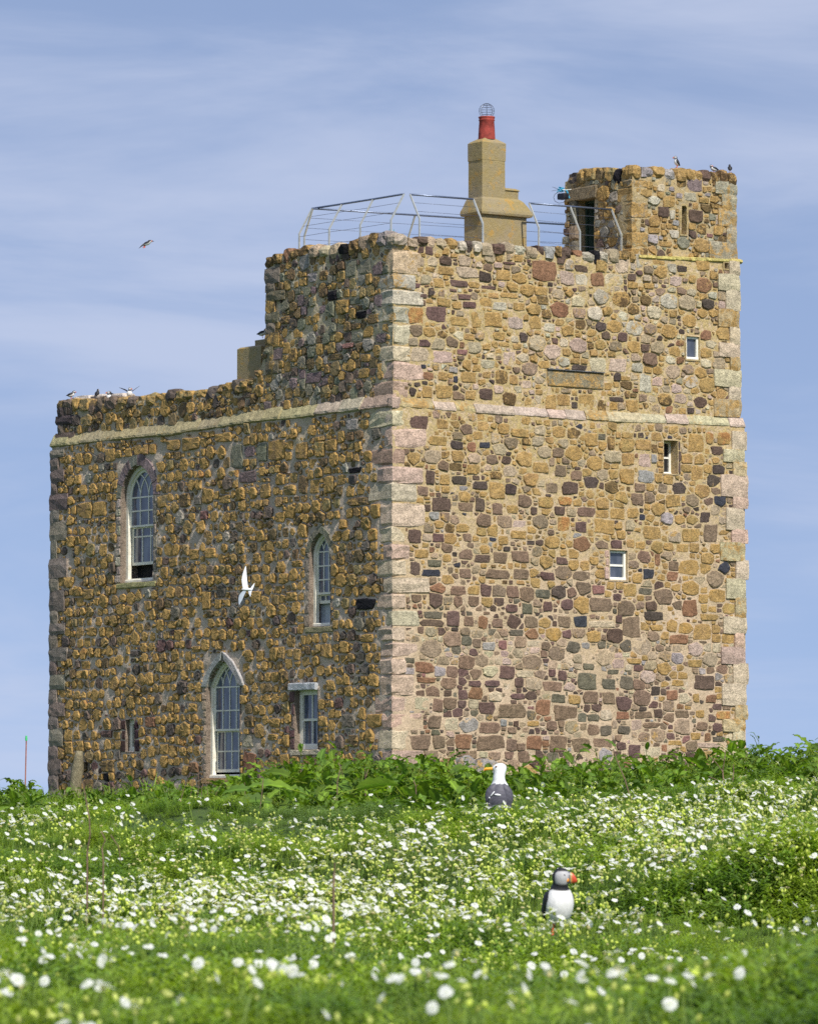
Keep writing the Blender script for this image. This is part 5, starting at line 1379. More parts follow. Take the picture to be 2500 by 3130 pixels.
# foliage cover
n_t = 74000
Yt = NR.uniform(4.3, 40, n_t * 3); hw_ = .105 * Yt + .9; kp = NR.rand(n_t * 3) < hw_ / 5.1; Yt = Yt[kp][:n_t]; Xt = NR.uniform(-1, 1, len(Yt)) * (.105 * Yt + .9)
extra = NR.uniform(4.3, 16, 10000); Yt = np.concatenate([Yt, extra]); Xt = np.concatenate([Xt, extra * NR.uniform(-.115, .115, 10000)])
n_t = len(Yt); Zt = terr(Xt, Yt)
kindn = np.sin(Xt * 1.3 + 1) + np.sin(Yt * .9 + 2 * Xt) + np.sin(Yt * 2.1 - Xt * 1.7) + NR.normal(0, .6, n_t)
idxs = np.where(kindn > .9, NR.randint(3, 5, n_t), np.where(NR.rand(n_t) < .25, 5, NR.randint(0, 3, n_t)))
# low blue-green patch in front of the docks
blue = (Yt > 33.5) & (np.abs(Xt / Yt + .005) < .03); idxs = np.where(blue, NR.randint(3, 5, n_t), idxs)
protos = [campion_tuft(M_LEAF), campion_tuft(M_LEAF, .08, .06, .13, 14), campion_tuft(M_LEAF, .07, .08, .15, 12, .028, .009), campion_tuft(M_LEAF_B, .08, .05, .11, 16, .018, .005), campion_tuft(M_LEAF_B, .08, .05, .12, 16, .02, .005), grass_tuft()]
patch = .72 + .5 * np.sin(Xt * 2.3 + np.sin(Yt * 1.1)) * np.sin(Yt * 1.4 + 1)
Qt = Xt / Yt
lush = np.where((Qt > .03) & (Yt > 24.3) & (Yt < 29), 1.25, 1.0) * np.where((Qt > .012) & (Yt > 19.5) & (Yt < 24.3), .5, 1.0) * np.where((Yt > 31) & (Yt < 34.5) & (Qt < -.02), .6, 1.0)
clear = (np.abs(Xt - .64 - (Yt - 20) * .032) < .17) & (Yt > 16.5) & (Yt < 20.25)
nearp = np.hypot(Xt - _pp.x, Yt - _pp.y) < .22
Zt = np.where(nearp, Zt - .0, np.where(clear, Zt - .05, Zt)); lush = np.where(nearp, .62, lush)
def in_clear(q): return abs(q[0] - .64 - (q[1] - 20) * .032) < .07 and 19.75 < q[1] < 20.1
scatter('campion_foliage', protos, np.stack([Xt, Yt, Zt], 1), np.stack([NR.uniform(-.15, .15, n_t), NR.uniform(-.15, .15, n_t), NR.uniform(0, 6.28, n_t)], 1), lush * np.clip(patch, .38, 1.2) * NR.uniform(.8, 1.3, n_t), idxs)
# short rough grass further off, up to the wall
m_ = 9000; Yg = NR.uniform(40, 112, m_); Xg = NR.uniform(-.13, .13, m_) * Yg
keep = ~((Yg > 104) & (Xg > -8) & (Xg < 9)); Xg, Yg = Xg[keep], Yg[keep]
scatter('rough_grass', [grass_tuft(26, .16), grass_tuft(26, .13)], np.stack([Xg, Yg, terr(Xg, Yg)], 1), np.stack([Xg * 0, Xg * 0, NR.uniform(0, 6.28, len(Xg))], 1), NR.uniform(1.2, 2.6, len(Xg)), NR.randint(0, 2, len(Xg)))

# flowers: thick where the photograph shows the drifts
DR = [(350, 1905, 330, 24, 1.2), (700, 1925, 200, 36, .5), (130, 2000, 150, 22, .6), (520, 1888, 150, 20, .9), (620, 1768, 260, 16, .5), (900, 1788, 200, 26, .6), (1200, 1735, 150, 24, .9), (1450, 1715, 230, 26, 1.3), (1650, 1688, 110, 26, 1.6),
      (1320, 1775, 150, 40, .55), (1570, 1770, 150, 55, .9), (60, 1735, 130, 14, 1.0), (290, 1722, 200, 10, .35), (1270, 2085, 170, 24, .35), (950, 2115, 70, 20, .25), (60, 2112, 60, 16, .3), (250, 2130, 90, 18, .25), (560, 2050, 60, 16, .2), (790, 2020, 100, 18, .25), (780, 1850, 220, 40, .55),
      (1380, 1985, 220, 18, .15), (1100, 1900, 120, 60, .25), (860, 1960, 300, 60, .28), (300, 1830, 300, 40, .3), (1000, 1830, 200, 30, .4)]
def density(u, v):
    d = .012
    for cx, cy, sx, sy, w in DR: d += w * math.exp(-((u - cx) / sx) ** 2 / 2 - ((v - cy) / sy) ** 2 / 2)
    if v > 1985: d *= .30
    return d
fl, bd = [], []
rs = random.Random(77)
while len(fl) < 3000:
    u, v = rs.uniform(-60, 1782), rs.uniform(1655, 2175)
    if rs.random() * 1.7 > density(u, v) * (1.25 if 1870 < v < 1960 and u < 1000 else 1): continue
    q = ground_at(u * 1.4517, v * 1.4517)
    if q:
        fl.append(q)
        for _k in range(rs.choice((0, 0, 1, 2, 3))): fl.append((q[0] + rs.gauss(0, .045), q[1] + rs.gauss(0, .06)))
while len(bd) < 3000:
    u, v = rs.uniform(-60, 1782), rs.uniform(1655, 2175)
    if rs.random() * 1.5 > (density(u, v - 12) * .9 + .05) * (.75 if v > 1960 else 1): continue
    q = ground_at(u * 1.4517, v * 1.4517)
    if q:
        bd.append(q)
        for _k in range(rs.choice((0, 0, 1, 2))): bd.append((q[0] + rs.gauss(0, .04), q[1] + rs.gauss(0, .05)))
for _ in range(1100): y = rs.uniform(5, 36); fl.append((rs.uniform(-1, 1) * (.1 * y + .9), y))
fl = [q for q in fl if not in_clear(q)]; bd = [q for q in bd if not in_clear(q)]
for dx_, y_ in ((-.062, 19.74), (-.02, 19.70), (.034, 19.73), (.07, 19.76), (-.085, 19.78)): fl.append((_pp.x + dx_, y_)); bd.append((_pp.x + dx_ + .02, y_ - .03)); bd.append((_pp.x + dx_ - .012, y_ - .07))
fl.sort(key=lambda q: q[1])
near = [q for q in fl if abs(q[0] / q[1]) < .088 and q[1] > 6.3][:280]; nset = set(near); far = [q for q in fl if q not in nset]
def loc3(q, k=.06): return (q[0], q[1], tz(*q) + VH - k + .045)
P = [loc3(q) for q in far]; n = len(P)
scatter('far_campion_flowers', [flower_mesh(i > 5) for i in range(7)], P, [(rs.uniform(-.35, .45), rs.uniform(-.35, .35), rs.uniform(-.9, .9)) for _ in P], [rs.uniform(.8, 1.15) * (1.32 if q[1] > 18 else .95) for q in far], [rs.randrange(7) for _ in P])
P = [loc3(q, .07) for q in bd]
scatter('campion_buds', [bud_mesh(i > 6, 1 + i % 3) for i in range(8)], P, [(rs.uniform(-.2, .2), rs.uniform(-.2, .2), rs.uniform(0, 6.28)) for _ in P], [rs.uniform(.8, 1.2) * (1.25 if q[1] > 18 else .8) for q in bd], [rs.randrange(8) if q[1] > 14 else rs.choice((0, 3, 6)) for q in bd])
FLP = []
for i in range(6):
    S, C_, P_, cm = flower_geo(i == 5, R.uniform(.04, .065))
    FLP.append((S.mesh('stem', M_STEM), C_.mesh('calyx', cm), P_.mesh('petals', M_PETAL)))
for i, q in enumerate(near):
    k = rs.randrange(6); e = thing('campion_flower', 'white sea campion flower on a thin stem in the nearer part of the green cushion', 'flower', loc3(q), rs.uniform(-1.2, 1.2), 'campion flowers in the foreground'); e.rotation_euler = (rs.uniform(-.45, .4), rs.uniform(-.4, .4), e.rotation_euler[2])
    s_ = rs.uniform(.7, .95); e.scale = (s_, s_, s_)
    for nm, me in zip(('stem', 'calyx', 'petals'), FLP[k]): put(nm, me, e)

# ------------------------------------------------------------------ docks
def dock_leaf(L=.24, w=.095, bend=.35, wav=.06, nl_=9, seed=0):
    rr = random.Random(seed); v = []; c = []; f = []; nw = 6; ph = rr.uniform(0, 6)
    pet = .12
    for i in range(nl_ + 1):
        t = i / nl_; ww = w * .5 * (math.sin(math.pi * (t ** .75) * .96 + .10) ** .75) * (1 if t > .06 else .6)
        if i == nl_: ww = .002
        cx = pet + L * t; th = bend * t
        px_ = pet + L * math.sin(bend * 1.6 * t) / (bend * 1.6 + 1e-6) if bend > .01 else cx; pz = -L * (1 - math.cos(bend * 1.6 * t)) / (bend * 1.6 + 1e-6)
        for j in range(nw + 1):
            s_ = -1 + 2 * j / nw; y = s_ * ww * (1 + .10 * math.sin(9 * t * 3 + ph + s_ * 2) * abs(s_))
            z = pz + abs(s_) ** 1.3 * ww * .38 + wav * w * math.sin(t * 21 + ph + (2 if s_ > 0 else 0)) * abs(s_) ** 2
            v.append((px_, y, z)); k = 1.0
            if j == nw // 2: k = 1.65
            vein = .94 + .12 * ((i + (0 if j % 2 else 1)) % 2)
            c.append((k * vein, k * vein, k * .95))
    for i in range(nl_):
        for j in range(nw): q = i * (nw + 1) + j; f.append((q, q + 1, q + nw + 2, q + nw + 1))
    n0 = len(v); tv, tf = tube([Vector((0, 0, -.0)), Vector((pet * .5, 0, .004)), Vector((pet + .01, 0, 0))], .0035, 4, False)
    v += [tuple(p) for p in tv]; c += [(1.5, 1.2, .9)] * len(tv); f += [tuple(k + n0 for k in q) for q in tf]
    return new_mesh('leaf', v, f, M_DOCK, c, True)
BIG = [dock_leaf(.25, .105, .5, .10, 9, 1), dock_leaf(.22, .10, .9, .12, 9, 2), dock_leaf(.28, .11, .35, .08, 9, 3), dock_leaf(.20, .085, 1.1, .14, 9, 4)]
MED = [dock_leaf(.17, .062, .8, .2, 9, 8), dock_leaf(.19, .072, .5, .18, 9, 9), dock_leaf(.15, .055, 1.1, .22, 9, 10)]
SML = [dock_leaf(.12, .035, .9, .3, 8, 5), dock_leaf(.10, .028, .4, .34, 8, 6), dock_leaf(.14, .045, 1.2, .26, 8, 7)]
def dstem(h, lean):
    pts = [Vector((0, 0, 0)), Vector((lean * .3, 0, h * .4)), Vector((lean, 0, h))]; v, f = tube(pts, [.006, .005, .003], 5); return new_mesh('stem', v, f, M_STEM)
STM = [dstem(.5, .05), dstem(.42, -.04), dstem(.34, .03)]
tops = [(-120, 1660), (0, 1668), (45, 1650), (110, 1688), (300, 1668), (420, 1664), (520, 1640), (600, 1622), (690, 1592), (760, 1606), (850, 1606), (940, 1600), (1010, 1630), (1080, 1628), (1150, 1614), (1250, 1612), (1330, 1606), (1450, 1600), (1560, 1578), (1650, 1588), (1722, 1572), (1850, 1565)]
def top_at(u): return float(np.interp(u, [a for a, _ in tops], [b for _, b in tops]))
def dock_plant(x, y, H, label, nbig, tall, group='dock plants in the bank below the tower'):
    z0 = tz(x, y); e = thing('dock_plant', label, 'plant', (x, y, z0), R.uniform(0, 6.28), group)
    sc = max(.45, min(1.15, H / .42))
    for k in range(nbig):
        me = R.choice(BIG); el = R.uniform(.1, 1.1); a = R.uniform(0, 6.28); s_ = R.uniform(.7, 1.1) * sc
        o = put('leaf', me, e, (math.cos(a) * .02, math.sin(a) * .02, R.uniform(0.02, H * .5)), (R.uniform(-.5, .5), -el, a)); o.scale = (s_, s_, s_)
    if tall:
        j = R.randrange(3); st = put('stem', STM[j], e); st.scale = (1, 1, H / (.5, .42, .34)[j])
        for k in range(11):
            t = .42 + .70 * k / 10; a = R.uniform(0, 6.28); me = R.choice(SML + MED)
            o = put('leaf', me, e, ((.05, -.04, .03)[j] * t, 0, H * t), (R.uniform(-.6, .6), -R.uniform(.2, 1.2), a)); s_ = R.uniform(.7, 1.05) * (1.2 - .5 * t); o.scale = (s_, s_, s_)
    return e
SEG = [(60, 'against the sky left of the tower'), (215, 'beside the old post'), (400, 'below the slit window'), (520, 'below the hooded window'), (610, 'between the two lower left windows'), (700, 'below the small slab-topped window'), (790, 'just left of the tower corner'), (880, 'below the pale corner stones'), (970, 'between the tower corner and the boulders'),
       (1090, 'round the gull'), (1210, 'right of the gull'), (1330, 'below the two-pane window'), (1450, 'before the lower right wall'), (1570, 'at the right end of the wall'), (5000, 'against the sky right of the tower')]
ORD = ['leftmost', 'second', 'third', 'fourth', 'fifth', 'sixth', 'seventh', 'eighth']
DOCKS = {}
LB = {'tall': 'leafy green dock with an upright shoot, in the bank of docks before the tower', 'low': 'low broad-leaved dock spreading at the foot of the green bank', 'small': 'small bright green dock growing before the left end of the tower'}
for row, (y0, y1, n, hk) in enumerate(((35.4, 36.6, 26, .62), (36.8, 38.2, 34, .85), (38.4, 40.5, 40, 1.0))):
    for i in range(n):
        u = -110 + (1940) * (i + R.random()) / n; y = R.uniform(y0, y1); x = (u * 1.4517 - 1250) / FP * y
        H = max(.10, (1720 - top_at(u)) / 1e4 * y * 1.0 - tz(x, y)) * hk * R.uniform(.85, 1.05)
        if row == 0 and (u < 520 or 1080 < u < 1330 or R.random() < .35): continue
        small = H < .22
        tall = row == 2 and not small or (row == 1 and R.random() < .4)
        e = dock_plant(x, y, H, '', 7 if not small else 5, tall)
        seg = next(t for lim, t in SEG if u < lim); DOCKS.setdefault((seg, row, 'tall' if tall else ('small' if small else 'broad-leaved')), []).append((u, e))
for (seg, row, ty), L_ in DOCKS.items():
    L_.sort(key=lambda q: q[0])
    for i, (_, e) in enumerate(L_):
        e['label'] = '%s%s dock %s, %s row' % ((ORD[i] + ' ') if len(L_) > 1 else '', ty, seg, ('front', 'middle', 'back')[row])
# the big pale leaves left of the middle
for u, v, s_, a, el in ((610, 1690, 1.15, 3.5, .25), (655, 1672, 1.2, 3.3, .55), (715, 1668, 1.15, .3, .5), (640, 1645, 1.0, 2.9, .7), (560, 1668, .9, 3.3, .4)):
    y = 35.2; x = (u * 1.4517 - 1250) / FP * y
    e = thing('dock_plant', {610: 'lowest large flat dock leaf left of the middle, over the grey-green cushion', 655: 'broad veined dock leaf beside the largest leaves left of the middle', 715: 'broad dock leaf pointing right above the grey-green cushion', 640: 'large upright dock leaf below the small slab-topped window', 560: 'solitary flat dock leaf left of the largest leaves'}[u], 'plant', (x, y, tz(x, y)), 0, 'dock plants in the bank below the tower')
    o = put('leaf', BIG[2 if s_ > 1 else 0], e, (0, 0, max(.02, at(u * 1.4517, v * 1.4517, y).z - tz(x, y) - .02)), (R.uniform(-.9, -.4), -el * .6, a)); o.scale = (s_, s_, s_)
    put('stem', STM[2], e).scale = (1, 1, .35)
# a few docks reach forward round the gull
for i, (u, y, H) in enumerate(((862, 34.6, .2), (905, 33.8, .17), (950, 33.0, .17), (985, 32.2, .15), (1022, 32.0, .14), (1058, 32.8, .15), (1000, 34.6, .24), (1085, 34.2, .18), (930, 35.0, .26), (685, 30.6, .14))):
    x = (u * 1.4517 - 1250) / FP * y
    e = dock_plant(x, y, H, ['first low dock in front of the bank, left of the gull', 'second low dock in front of the bank, left of the gull', 'dock spreading among the flowers left of the gull', 'dock just below and left of the gull', 'dock directly below the gull, under its tail', 'dock at the lower right of the gull', 'taller dock touching the gull on its left', 'dock close on the right of the gull', 'leafy dock between the big leaves and the gull', 'lone dark dock in the flowers below the largest leaves'][i], 7, False)
# leaves that only thicken the bank
n = 6200; u = NR.uniform(-120, 1840, n); Y = NR.uniform(36.2, 42.5, n); X = (u * 1.4517 - 1250) / FP * Y
topz = (1720 - np.interp(u, [a for a, _ in tops], [b for _, b in tops])) / 1e4 * Y
T0 = terr(X, Y); Hh = np.maximum(.05, topz - T0 - .06); frac = NR.uniform(0, 1, n) ** .9; front = np.clip((Y - 35.6) / 2.2, .25, 1)
Zp = T0 + Hh * frac * front * .95
scatter('dock_leaves', BIG + MED, np.stack([X, Y, Zp], 1), np.stack([NR.uniform(-.6, .6, n), -NR.uniform(.0, 1.1, n), NR.uniform(0, 6.28, n)], 1), NR.uniform(.6, 1.05, n) * np.clip(Hh / .3, .5, 1), np.where(frac > .62, NR.choice([4, 5, 6], n), NR.choice(7, n, p=[.2, .2, .12, .16, .12, .1, .1])))

# dry stems
def dry(label, pts, Y, r=.004, branches=()):
    P = [at(x, y, Y + R.uniform(-.02, .02)) for x, y in pts]; base_ = Vector((P[0].x, P[0].y, tz(P[0].x, P[0].y))); P = [base_] + P if P[0].z > base_.z + .03 else P
    e = thing('dry_stem', label, 'stem', base_, 0, 'dry stems among the docks')
    v, f = tube([p - base_ for p in P], [r * (1 - .5 * i / len(P)) for i in range(len(P))], 5); put('stalk', new_mesh('stalk', v, f, M_TWIG), e)
    for b_ in branches:
        v, f = tube([at(x, y, Y + R.uniform(-.02, .02)) - base_ for x, y in b_], r * .5, 4); put('twig', new_mesh('twig', v, f, M_TWIG), e)
rg = lambda ox, oy, s, L: [(ox + x / s, oy + y / s) for x, y in L]
dry('long dark bare stem leaning left in front of the right wall', rg(1800, 2200, 2.46, [(330, 640), (290, 520), (270, 450), (215, 320), (183, 225)]), 34.8, .006)
dry('forked bare stem before the lower right corner of the tower', rg(1800, 2200, 2.46, [(1020, 550), (1010, 450), (1005, 380), (1020, 300), (1025, 235)]), 35, .006, [rg(1800, 2200, 2.46, [(1008, 400), (960, 330), (900, 270)]), rg(1800, 2200, 2.46, [(1010, 480), (950, 450), (900, 430)])])
dry('short bare stem right of the forked one', rg(1800, 2200, 2.46, [(1055, 550), (1080, 470), (1088, 390), (1086, 340)]), 35.1, .005)
dry('pale bare stalk left of the largest dock leaves', rg(200, 2350, 2.46, [(1455, 360), (1470, 250), (1482, 150), (1488, 65)]), 35, .005, [rg(200, 2350, 2.46, [(1482, 130), (1462, 105)])])
dry('thin straight dry stem below the hooded window', rg(200, 2350, 2.46, [(1360, 290), (1352, 200), (1348, 105)]), 35.6, .003)
for i, (a, b_, c) in enumerate((((930, 280), (950, 150), (975, 40)), ((985, 270), (1005, 130), (1000, 0)), ((1080, 260), (1060, 120), (1020, -20)), ((1020, 260), (1026, 140), (1050, 60)), ((850, 290), (900, 130), (960, -10)))):
    dry(['leftmost-leaning thin straw stem under the hooded window', 'upright thin straw stem under the hooded window', 'straw stem leaning left under the hooded window', 'short straw stem under the hooded window', 'lowest thin straw stem left of the hooded window'][i], rg(200, 2350, 2.46, [a, b_, c]), 36 + i * .1, .0028)
dry('wide arching straw beside the hooded window', rg(200, 2350, 2.46, [(1060, 290), (1130, 200), (1170, 120), (1225, 85)]), 36, .0022)
dry('dark stub of stem in the docks left of the gull', rg(800, 2200, 2.46, [(1160, 560), (1158, 500), (1140, 455)]), 36, .006, [rg(800, 2200, 2.46, [(1158, 510), (1175, 490)])])
dry('pair of pale stalks above the big dock leaves', rg(800, 2200, 2.46, [(568, 470), (585, 400), (595, 360), (575, 325)]), 37, .005, [rg(800, 2200, 2.46, [(595, 360), (610, 430)])])
dry('reddish stub among the docks near the corner of the tower', rg(800, 2200, 2.46, [(780, 470), (778, 410), (775, 368)]), 37, .006, [rg(800, 2200, 2.46, [(785, 430), (800, 375)])])
dry('tall blurred grey stem in the left foreground', rg(200, 2350, 2.46, [(165, 620), (185, 500), (180, 380), (160, 260), (130, 100)]), 21, .0045)
dry('twisted blurred stem in the left foreground', rg(200, 2350, 2.46, [(285, 690), (275, 600), (300, 540), (270, 470)]), 20, .004, [rg(200, 2350, 2.46, [(415, 690), (400, 590), (340, 500)])])
dry('upright blurred grey stem in the middle foreground', rg(800, 2200, 2.46, [(540, 1360), (540, 1250), (545, 1160), (550, 1080)]), 16, .005)

# ------------------------------------------------------------------ marker cane, old post, boulders
p = at(77, 2440, 58); b_ = Vector((p.x, p.y, tz(p.x, p.y))); cn = thing('marker_cane', 'thin reddish cane with a green cap standing left of the tower', 'cane', b_)
t_ = at(80.5, 2262, 58); v, f = tube([Vector((0, 0, 0)), (t_ - b_) * .5 + Vector((-.004, 0, 0)), t_ - b_], .0095, 6); put('stick', new_mesh('stick', v, f, simple_mat('red_cane', lin((160, 110, 100)), .8, 0, .25, 14)), cn)
v, f = tube([t_ - b_ - UP * .01, t_ - b_ + UP * .02, t_ - b_ + UP * .05], [.014, .015, .011], 7); put('cap', new_mesh('cap', v, f, simple_mat('green_plastic', lin((80, 200, 120)), .5)), cn)
pz = FL.pt(FL.inv(232, 2380, .35)[0], 0, .35); gz = tz(pz.x, pz.y)
pts = [Vector((pz.x, pz.y, gz - .1)), at(228, 2420, pz.y), at(232, 2385, pz.y), at(237, 2350, pz.y), at(240, 2318, pz.y), at(242, 2296, pz.y)]
v, f = tube(pts, [.22, .15, .15, .16, .11, .08], 9); v = [q + Vector((R.uniform(-.02, .02), R.uniform(-.02, .02), 0)) for q in v]
b_ = Vector((pz.x, pz.y, gz)); po = put('old_post', new_mesh('old_post', [q - b_ for q in v], f, M_STONE_R, lin((140, 130, 100)) + (.25,), True), None, b_)
tag(po, 'weathered grey stump of an old post leaning on the left end of the wall', 'post')
for u, w, top, lab in ((1426, 46, 2322, 'grey and yellow boulder behind the docks, left of the gull'), (1484, 58, 2330, 'pale streaked boulder right behind the gull\'s beak'), (1385, 34, 2345, 'low yellow lichened boulder left of the two grey ones')):
    Y = 101.; c = at(u, top, Y); hw = w / FP * Y / 2; z0 = tz(c.x, c.y) - .1; hh = (c.z - z0) / 2
    v, f = blob(Vector((0, 0, hh)), (Vector((1, 0, 0)), Vector((0, 1, 0)), UP), (hw * 1.25, hw * 1.1, hh), .9, .06, 5)
    o = put('boulder', new_mesh('boulder', v, f, M_STONE_R, lin((150, 144, 138)) + (.42,)), None, (c.x, c.y, z0)); tag(o, lab, 'boulder', 'boulders at the foot of the wall')
# ------------------------------------------------------------------ birds
def feather_mat(name, rough=.6):
    m, nt, b = mat_new(name); t = NT(nt)
    a = t.node('ShaderNodeAttribute', attribute_name='Col'); tcd = t.node('ShaderNodeTexCoord').outputs['Object']
    mp_ = t.node('ShaderNodeMapping'); mp_.inputs['Scale'].default_value = (60, 60, 28); t.link(tcd, mp_.inputs[0])
    f = t.rng(t.noise(mp_.outputs[0], 1.6, 4, .6), .3, .7, .9, 1.06)
    comb = t.node('ShaderNodeCombineColor')
    for i in range(3): t.link(f, comb.inputs[i])
    t.link(t.mix(1.0, a.outputs['Color'], comb.outputs[0], 'MULTIPLY'), b.inputs['Base Color']); b.inputs['Roughness'].default_value = rough
    t.bump(t.noise(mp_.outputs[0], 2.2, 3, .6), .35, .004, b); return m
M_FEATH = feather_mat('plumage'); M_BILL = feather_mat('bill_horn', .35)
M_LEG = simple_mat('orange_leg_skin', lin((220, 96, 50)), .5, 0, .15, 60)
M_EYE = simple_mat('dark_eye', (.02, .015, .015), .15)
def catmull(P, t):
    n = len(P) - 1; x = t * n; i = min(int(x), n - 1); f = x - i
    p0, p1, p2, p3 = P[max(i - 1, 0)], P[i], P[i + 1], P[min(i + 2, n)]
    return tuple(.5 * ((2 * b) + (c - a) * f + (2 * a - 5 * b + 4 * c - d) * f * f + (3 * b - a - 3 * c + d) * f ** 3) for a, b, c, d in zip(p0, p1, p2, p3))
def loft(spine, nring, nseg, colf, tilt_y=0.):
    """spine: (x, z, half width across, half depth) in the bird's own XZ plane, facing +X; optional 5th: y of the centre"""
    spine = [tuple(s) + (0.,) if len(s) == 4 else s for s in spine]
    rings = [catmull(spine, i / (nring - 1)) for i in range(nring)]
    v, f, c = [], [], []
    for i, (x, z, ra, rb, yc) in enumerate(rings):
        a = rings[max(i - 1, 0)]; b = rings[min(i + 1, nring - 1)]
        T = Vector((b[0] - a[0], 0, b[1] - a[1])).normalized(); Nn = Vector((T.z, 0, -T.x)); Yv = Vector((0, 1, 0))
        for k in range(nseg):
            ph = 2 * math.pi * k / nseg; d = Nn * math.cos(ph) + Yv * math.sin(ph)
            p = Vector((x, yc, z)) + Nn * (math.cos(ph) * max(rb, .0005)) + Yv * (math.sin(ph) * max(ra, .0005))
            v.append(p); c.append(tuple(colf(i / (nring - 1), d, p)) + (1,))
    for i in range(nring - 1):
        for k in range(nseg):
            k2 = (k + 1) % nseg; f.append((i * nseg + k, i * nseg + k2, (i + 1) * nseg + k2, (i + 1) * nseg + k))
    f.append(tuple(range(nseg))[::-1]); f.append(tuple((nring - 1) * nseg + k for k in range(nseg)))
    return v, f, c
def put_loft(name, parent, spine, nring, nseg, colf, mat, xf=None):
    v, f, c = loft(spine, nring, nseg, colf)
    if xf is not None: v = [xf @ p for p in v]
    return put(name, new_mesh(name, v, f, mat, c, True), parent)
BLK = (.012, .012, .015); WHT = (.82, .81, .78); FACE = (.50, .49, .49)
P_SPINE = [(-.078, .050, .004, .006), (-.060, .058, .022, .016), (-.040, .070, .042, .034), (-.016, .098, .056, .050), (-.004, .130, .060, .054), (.002, .158, .053, .047), (.006, .180, .040, .036), (.010, .196, .031, .032), (.014, .212, .033, .036), (.017, .228, .0335, .037), (.017, .243, .027, .030), (.016, .254, .012, .014), (.016, .257, .001, .001)]
def puffin(label, loc, heading, head_yaw=0., scale=1., lean=0., legs=True, wings='folded', group=None, hi=True, spine=None, pitch_all=None):
    if not hi: scale *= 1.15
    e = thing('puffin', label, 'puffin', loc, heading, group); e.scale = (scale,) * 3
    Hd = Vector((math.cos(head_yaw), math.sin(head_yaw), 0)); Sd = Vector((-Hd.y, Hd.x, 0))
    if lean or pitch_all is not None: e.rotation_mode = 'XYZ'; e.rotation_euler = (0, lean, heading)
    sp = spine or P_SPINE
    def colf(t, d, p):
        if t > .615:
            fw = (p - Vector((.016, 0, p.z))).dot(Hd); top = p.z > sp[-1][1] - .013
            if top or fw < -.021 or (fw < -.012 and p.z > sp[-1][1] - .02): return BLK
            if t < .64: return tuple(x * .5 for x in FACE)
            return FACE
        if t > .47: return BLK if (t > .50 or d.x < .2) else WHT
        front = d.x * 1.0 - d.z * .5
        if t < .12: return BLK
        if t < .30 and d.z > -.1: return BLK
        return WHT if front > -.12 else BLK
    nr_, ns = (44, 30) if hi else (22, 14)
    put_loft('body', e, sp, nr_, ns, colf, M_FEATH)
    hz = sp[-1][1] - .034; hx = sp[-1][0]
    # bill: deep and flat, in the direction of the head
    BC = [(.33, .26, .20), (.10, .11, .16), (.09, .10, .15), (.55, .42, .12), (.62, .09, .035), (.58, .07, .03), (.5, .06, .03)]
    v = []; f = []; c = []; K = 12
    st = [(.026, .021, .0125), (.031, .022, .0115), (.037, .0215, .0105), (.041, .0205, .0095), (.048, .0185, .0085), (.058, .0125, .006), (.066, .004, .002)]
    for i, (x, hh, w) in enumerate(st):
        zz = hz - .002 - (.004 * i / 6) - max(0, i - 4) * .004
        for k in range(K):
            a = 2 * math.pi * k / K; v.append(Vector((hx, 0, zz)) + Hd * x + Sd * (w * math.cos(a)) + UP * (hh * math.sin(a))); c.append(BC[i] + (1,))
    for i in range(len(st) - 1):
        for k in range(K): f.append((i * K + k, i * K + (k + 1) % K, (i + 1) * K + (k + 1) % K, (i + 1) * K + k))
    f.append(tuple(range(K))); f.append(tuple((len(st) - 1) * K + k for k in range(K)))
    put('bill', new_mesh('bill', v, f, M_BILL, c, True), e)
    if hi:
        for sg in (1, -1):
            q = Vector((hx, 0, hz + .006)) + Hd * .014 + Sd * (sg * .0305)
            v, f = blob(q, (Hd, Sd, UP), (.0045, .003, .0045), 1.0, 0, 3); put('eye', new_mesh('eye', v, f, M_EYE, None, True), e)
            q2 = Vector((hx, 0, hz - .012)) + Hd * .026 + Sd * (sg * .0165)
            v, f = blob(q2, (Hd, Sd, UP), (.007, .005, .006), 1.0, 0, 3); put('cheek_rosette', new_mesh('cheek_rosette', v, f, simple_mat('orange_gape', lin((236, 150, 40)), .5), None, True), e)
    if wings == 'folded':
        for sg in (1, -1):
            ws = [(.012, .172, .006, .012), (-.004, .150, .012, .026), (-.024, .118, .013, .030), (-.046, .086, .010, .020), (-.072, .060, .005, .008), (-.084, .050, .001, .002)]
            ws = [(x, z, a, b_, sg * (.050 if 0 < i < 4 else .036) * (1 if i < 4 else .55)) for i, (x, z, a, b_) in enumerate(ws)]
            put_loft('wing', e, ws, 16, 10, lambda t, d, p: BLK, M_FEATH)
    elif wings == 'spread':
        for sg, tipz in ((1, .10), (-1, .05)):
            stn = [((.02, .035, .175), (-.03, .035, .150), .008), ((.03, .09, .205), (-.03, .09, .185), .006), ((.02, .16, .205 + tipz * .5), (-.02, .16, .19 + tipz * .5), .004), ((.0, .235, .2 + tipz), (-.012, .23, .195 + tipz), .002)]
            v = []; f = []
            for (l, r_, th) in stn:
                l = Vector((l[0], l[1] * sg, l[2])); r_ = Vector((r_[0], r_[1] * sg, r_[2])); m_ = (l + r_) / 2
                v += [l, m_ + UP * th, r_, m_ - UP * th]
            for i in range(3):
                for k in range(4): f.append((4 * i + k, 4 * i + (k + 1) % 4, 4 * i + 4 + (k + 1) % 4, 4 * i + 4 + k))
            f.append((0, 1, 2, 3)); f.append((12, 13, 14, 15)); put('wing', new_mesh('wing', v, f, M_FEATH, (.03, .03, .035, 1)), e)
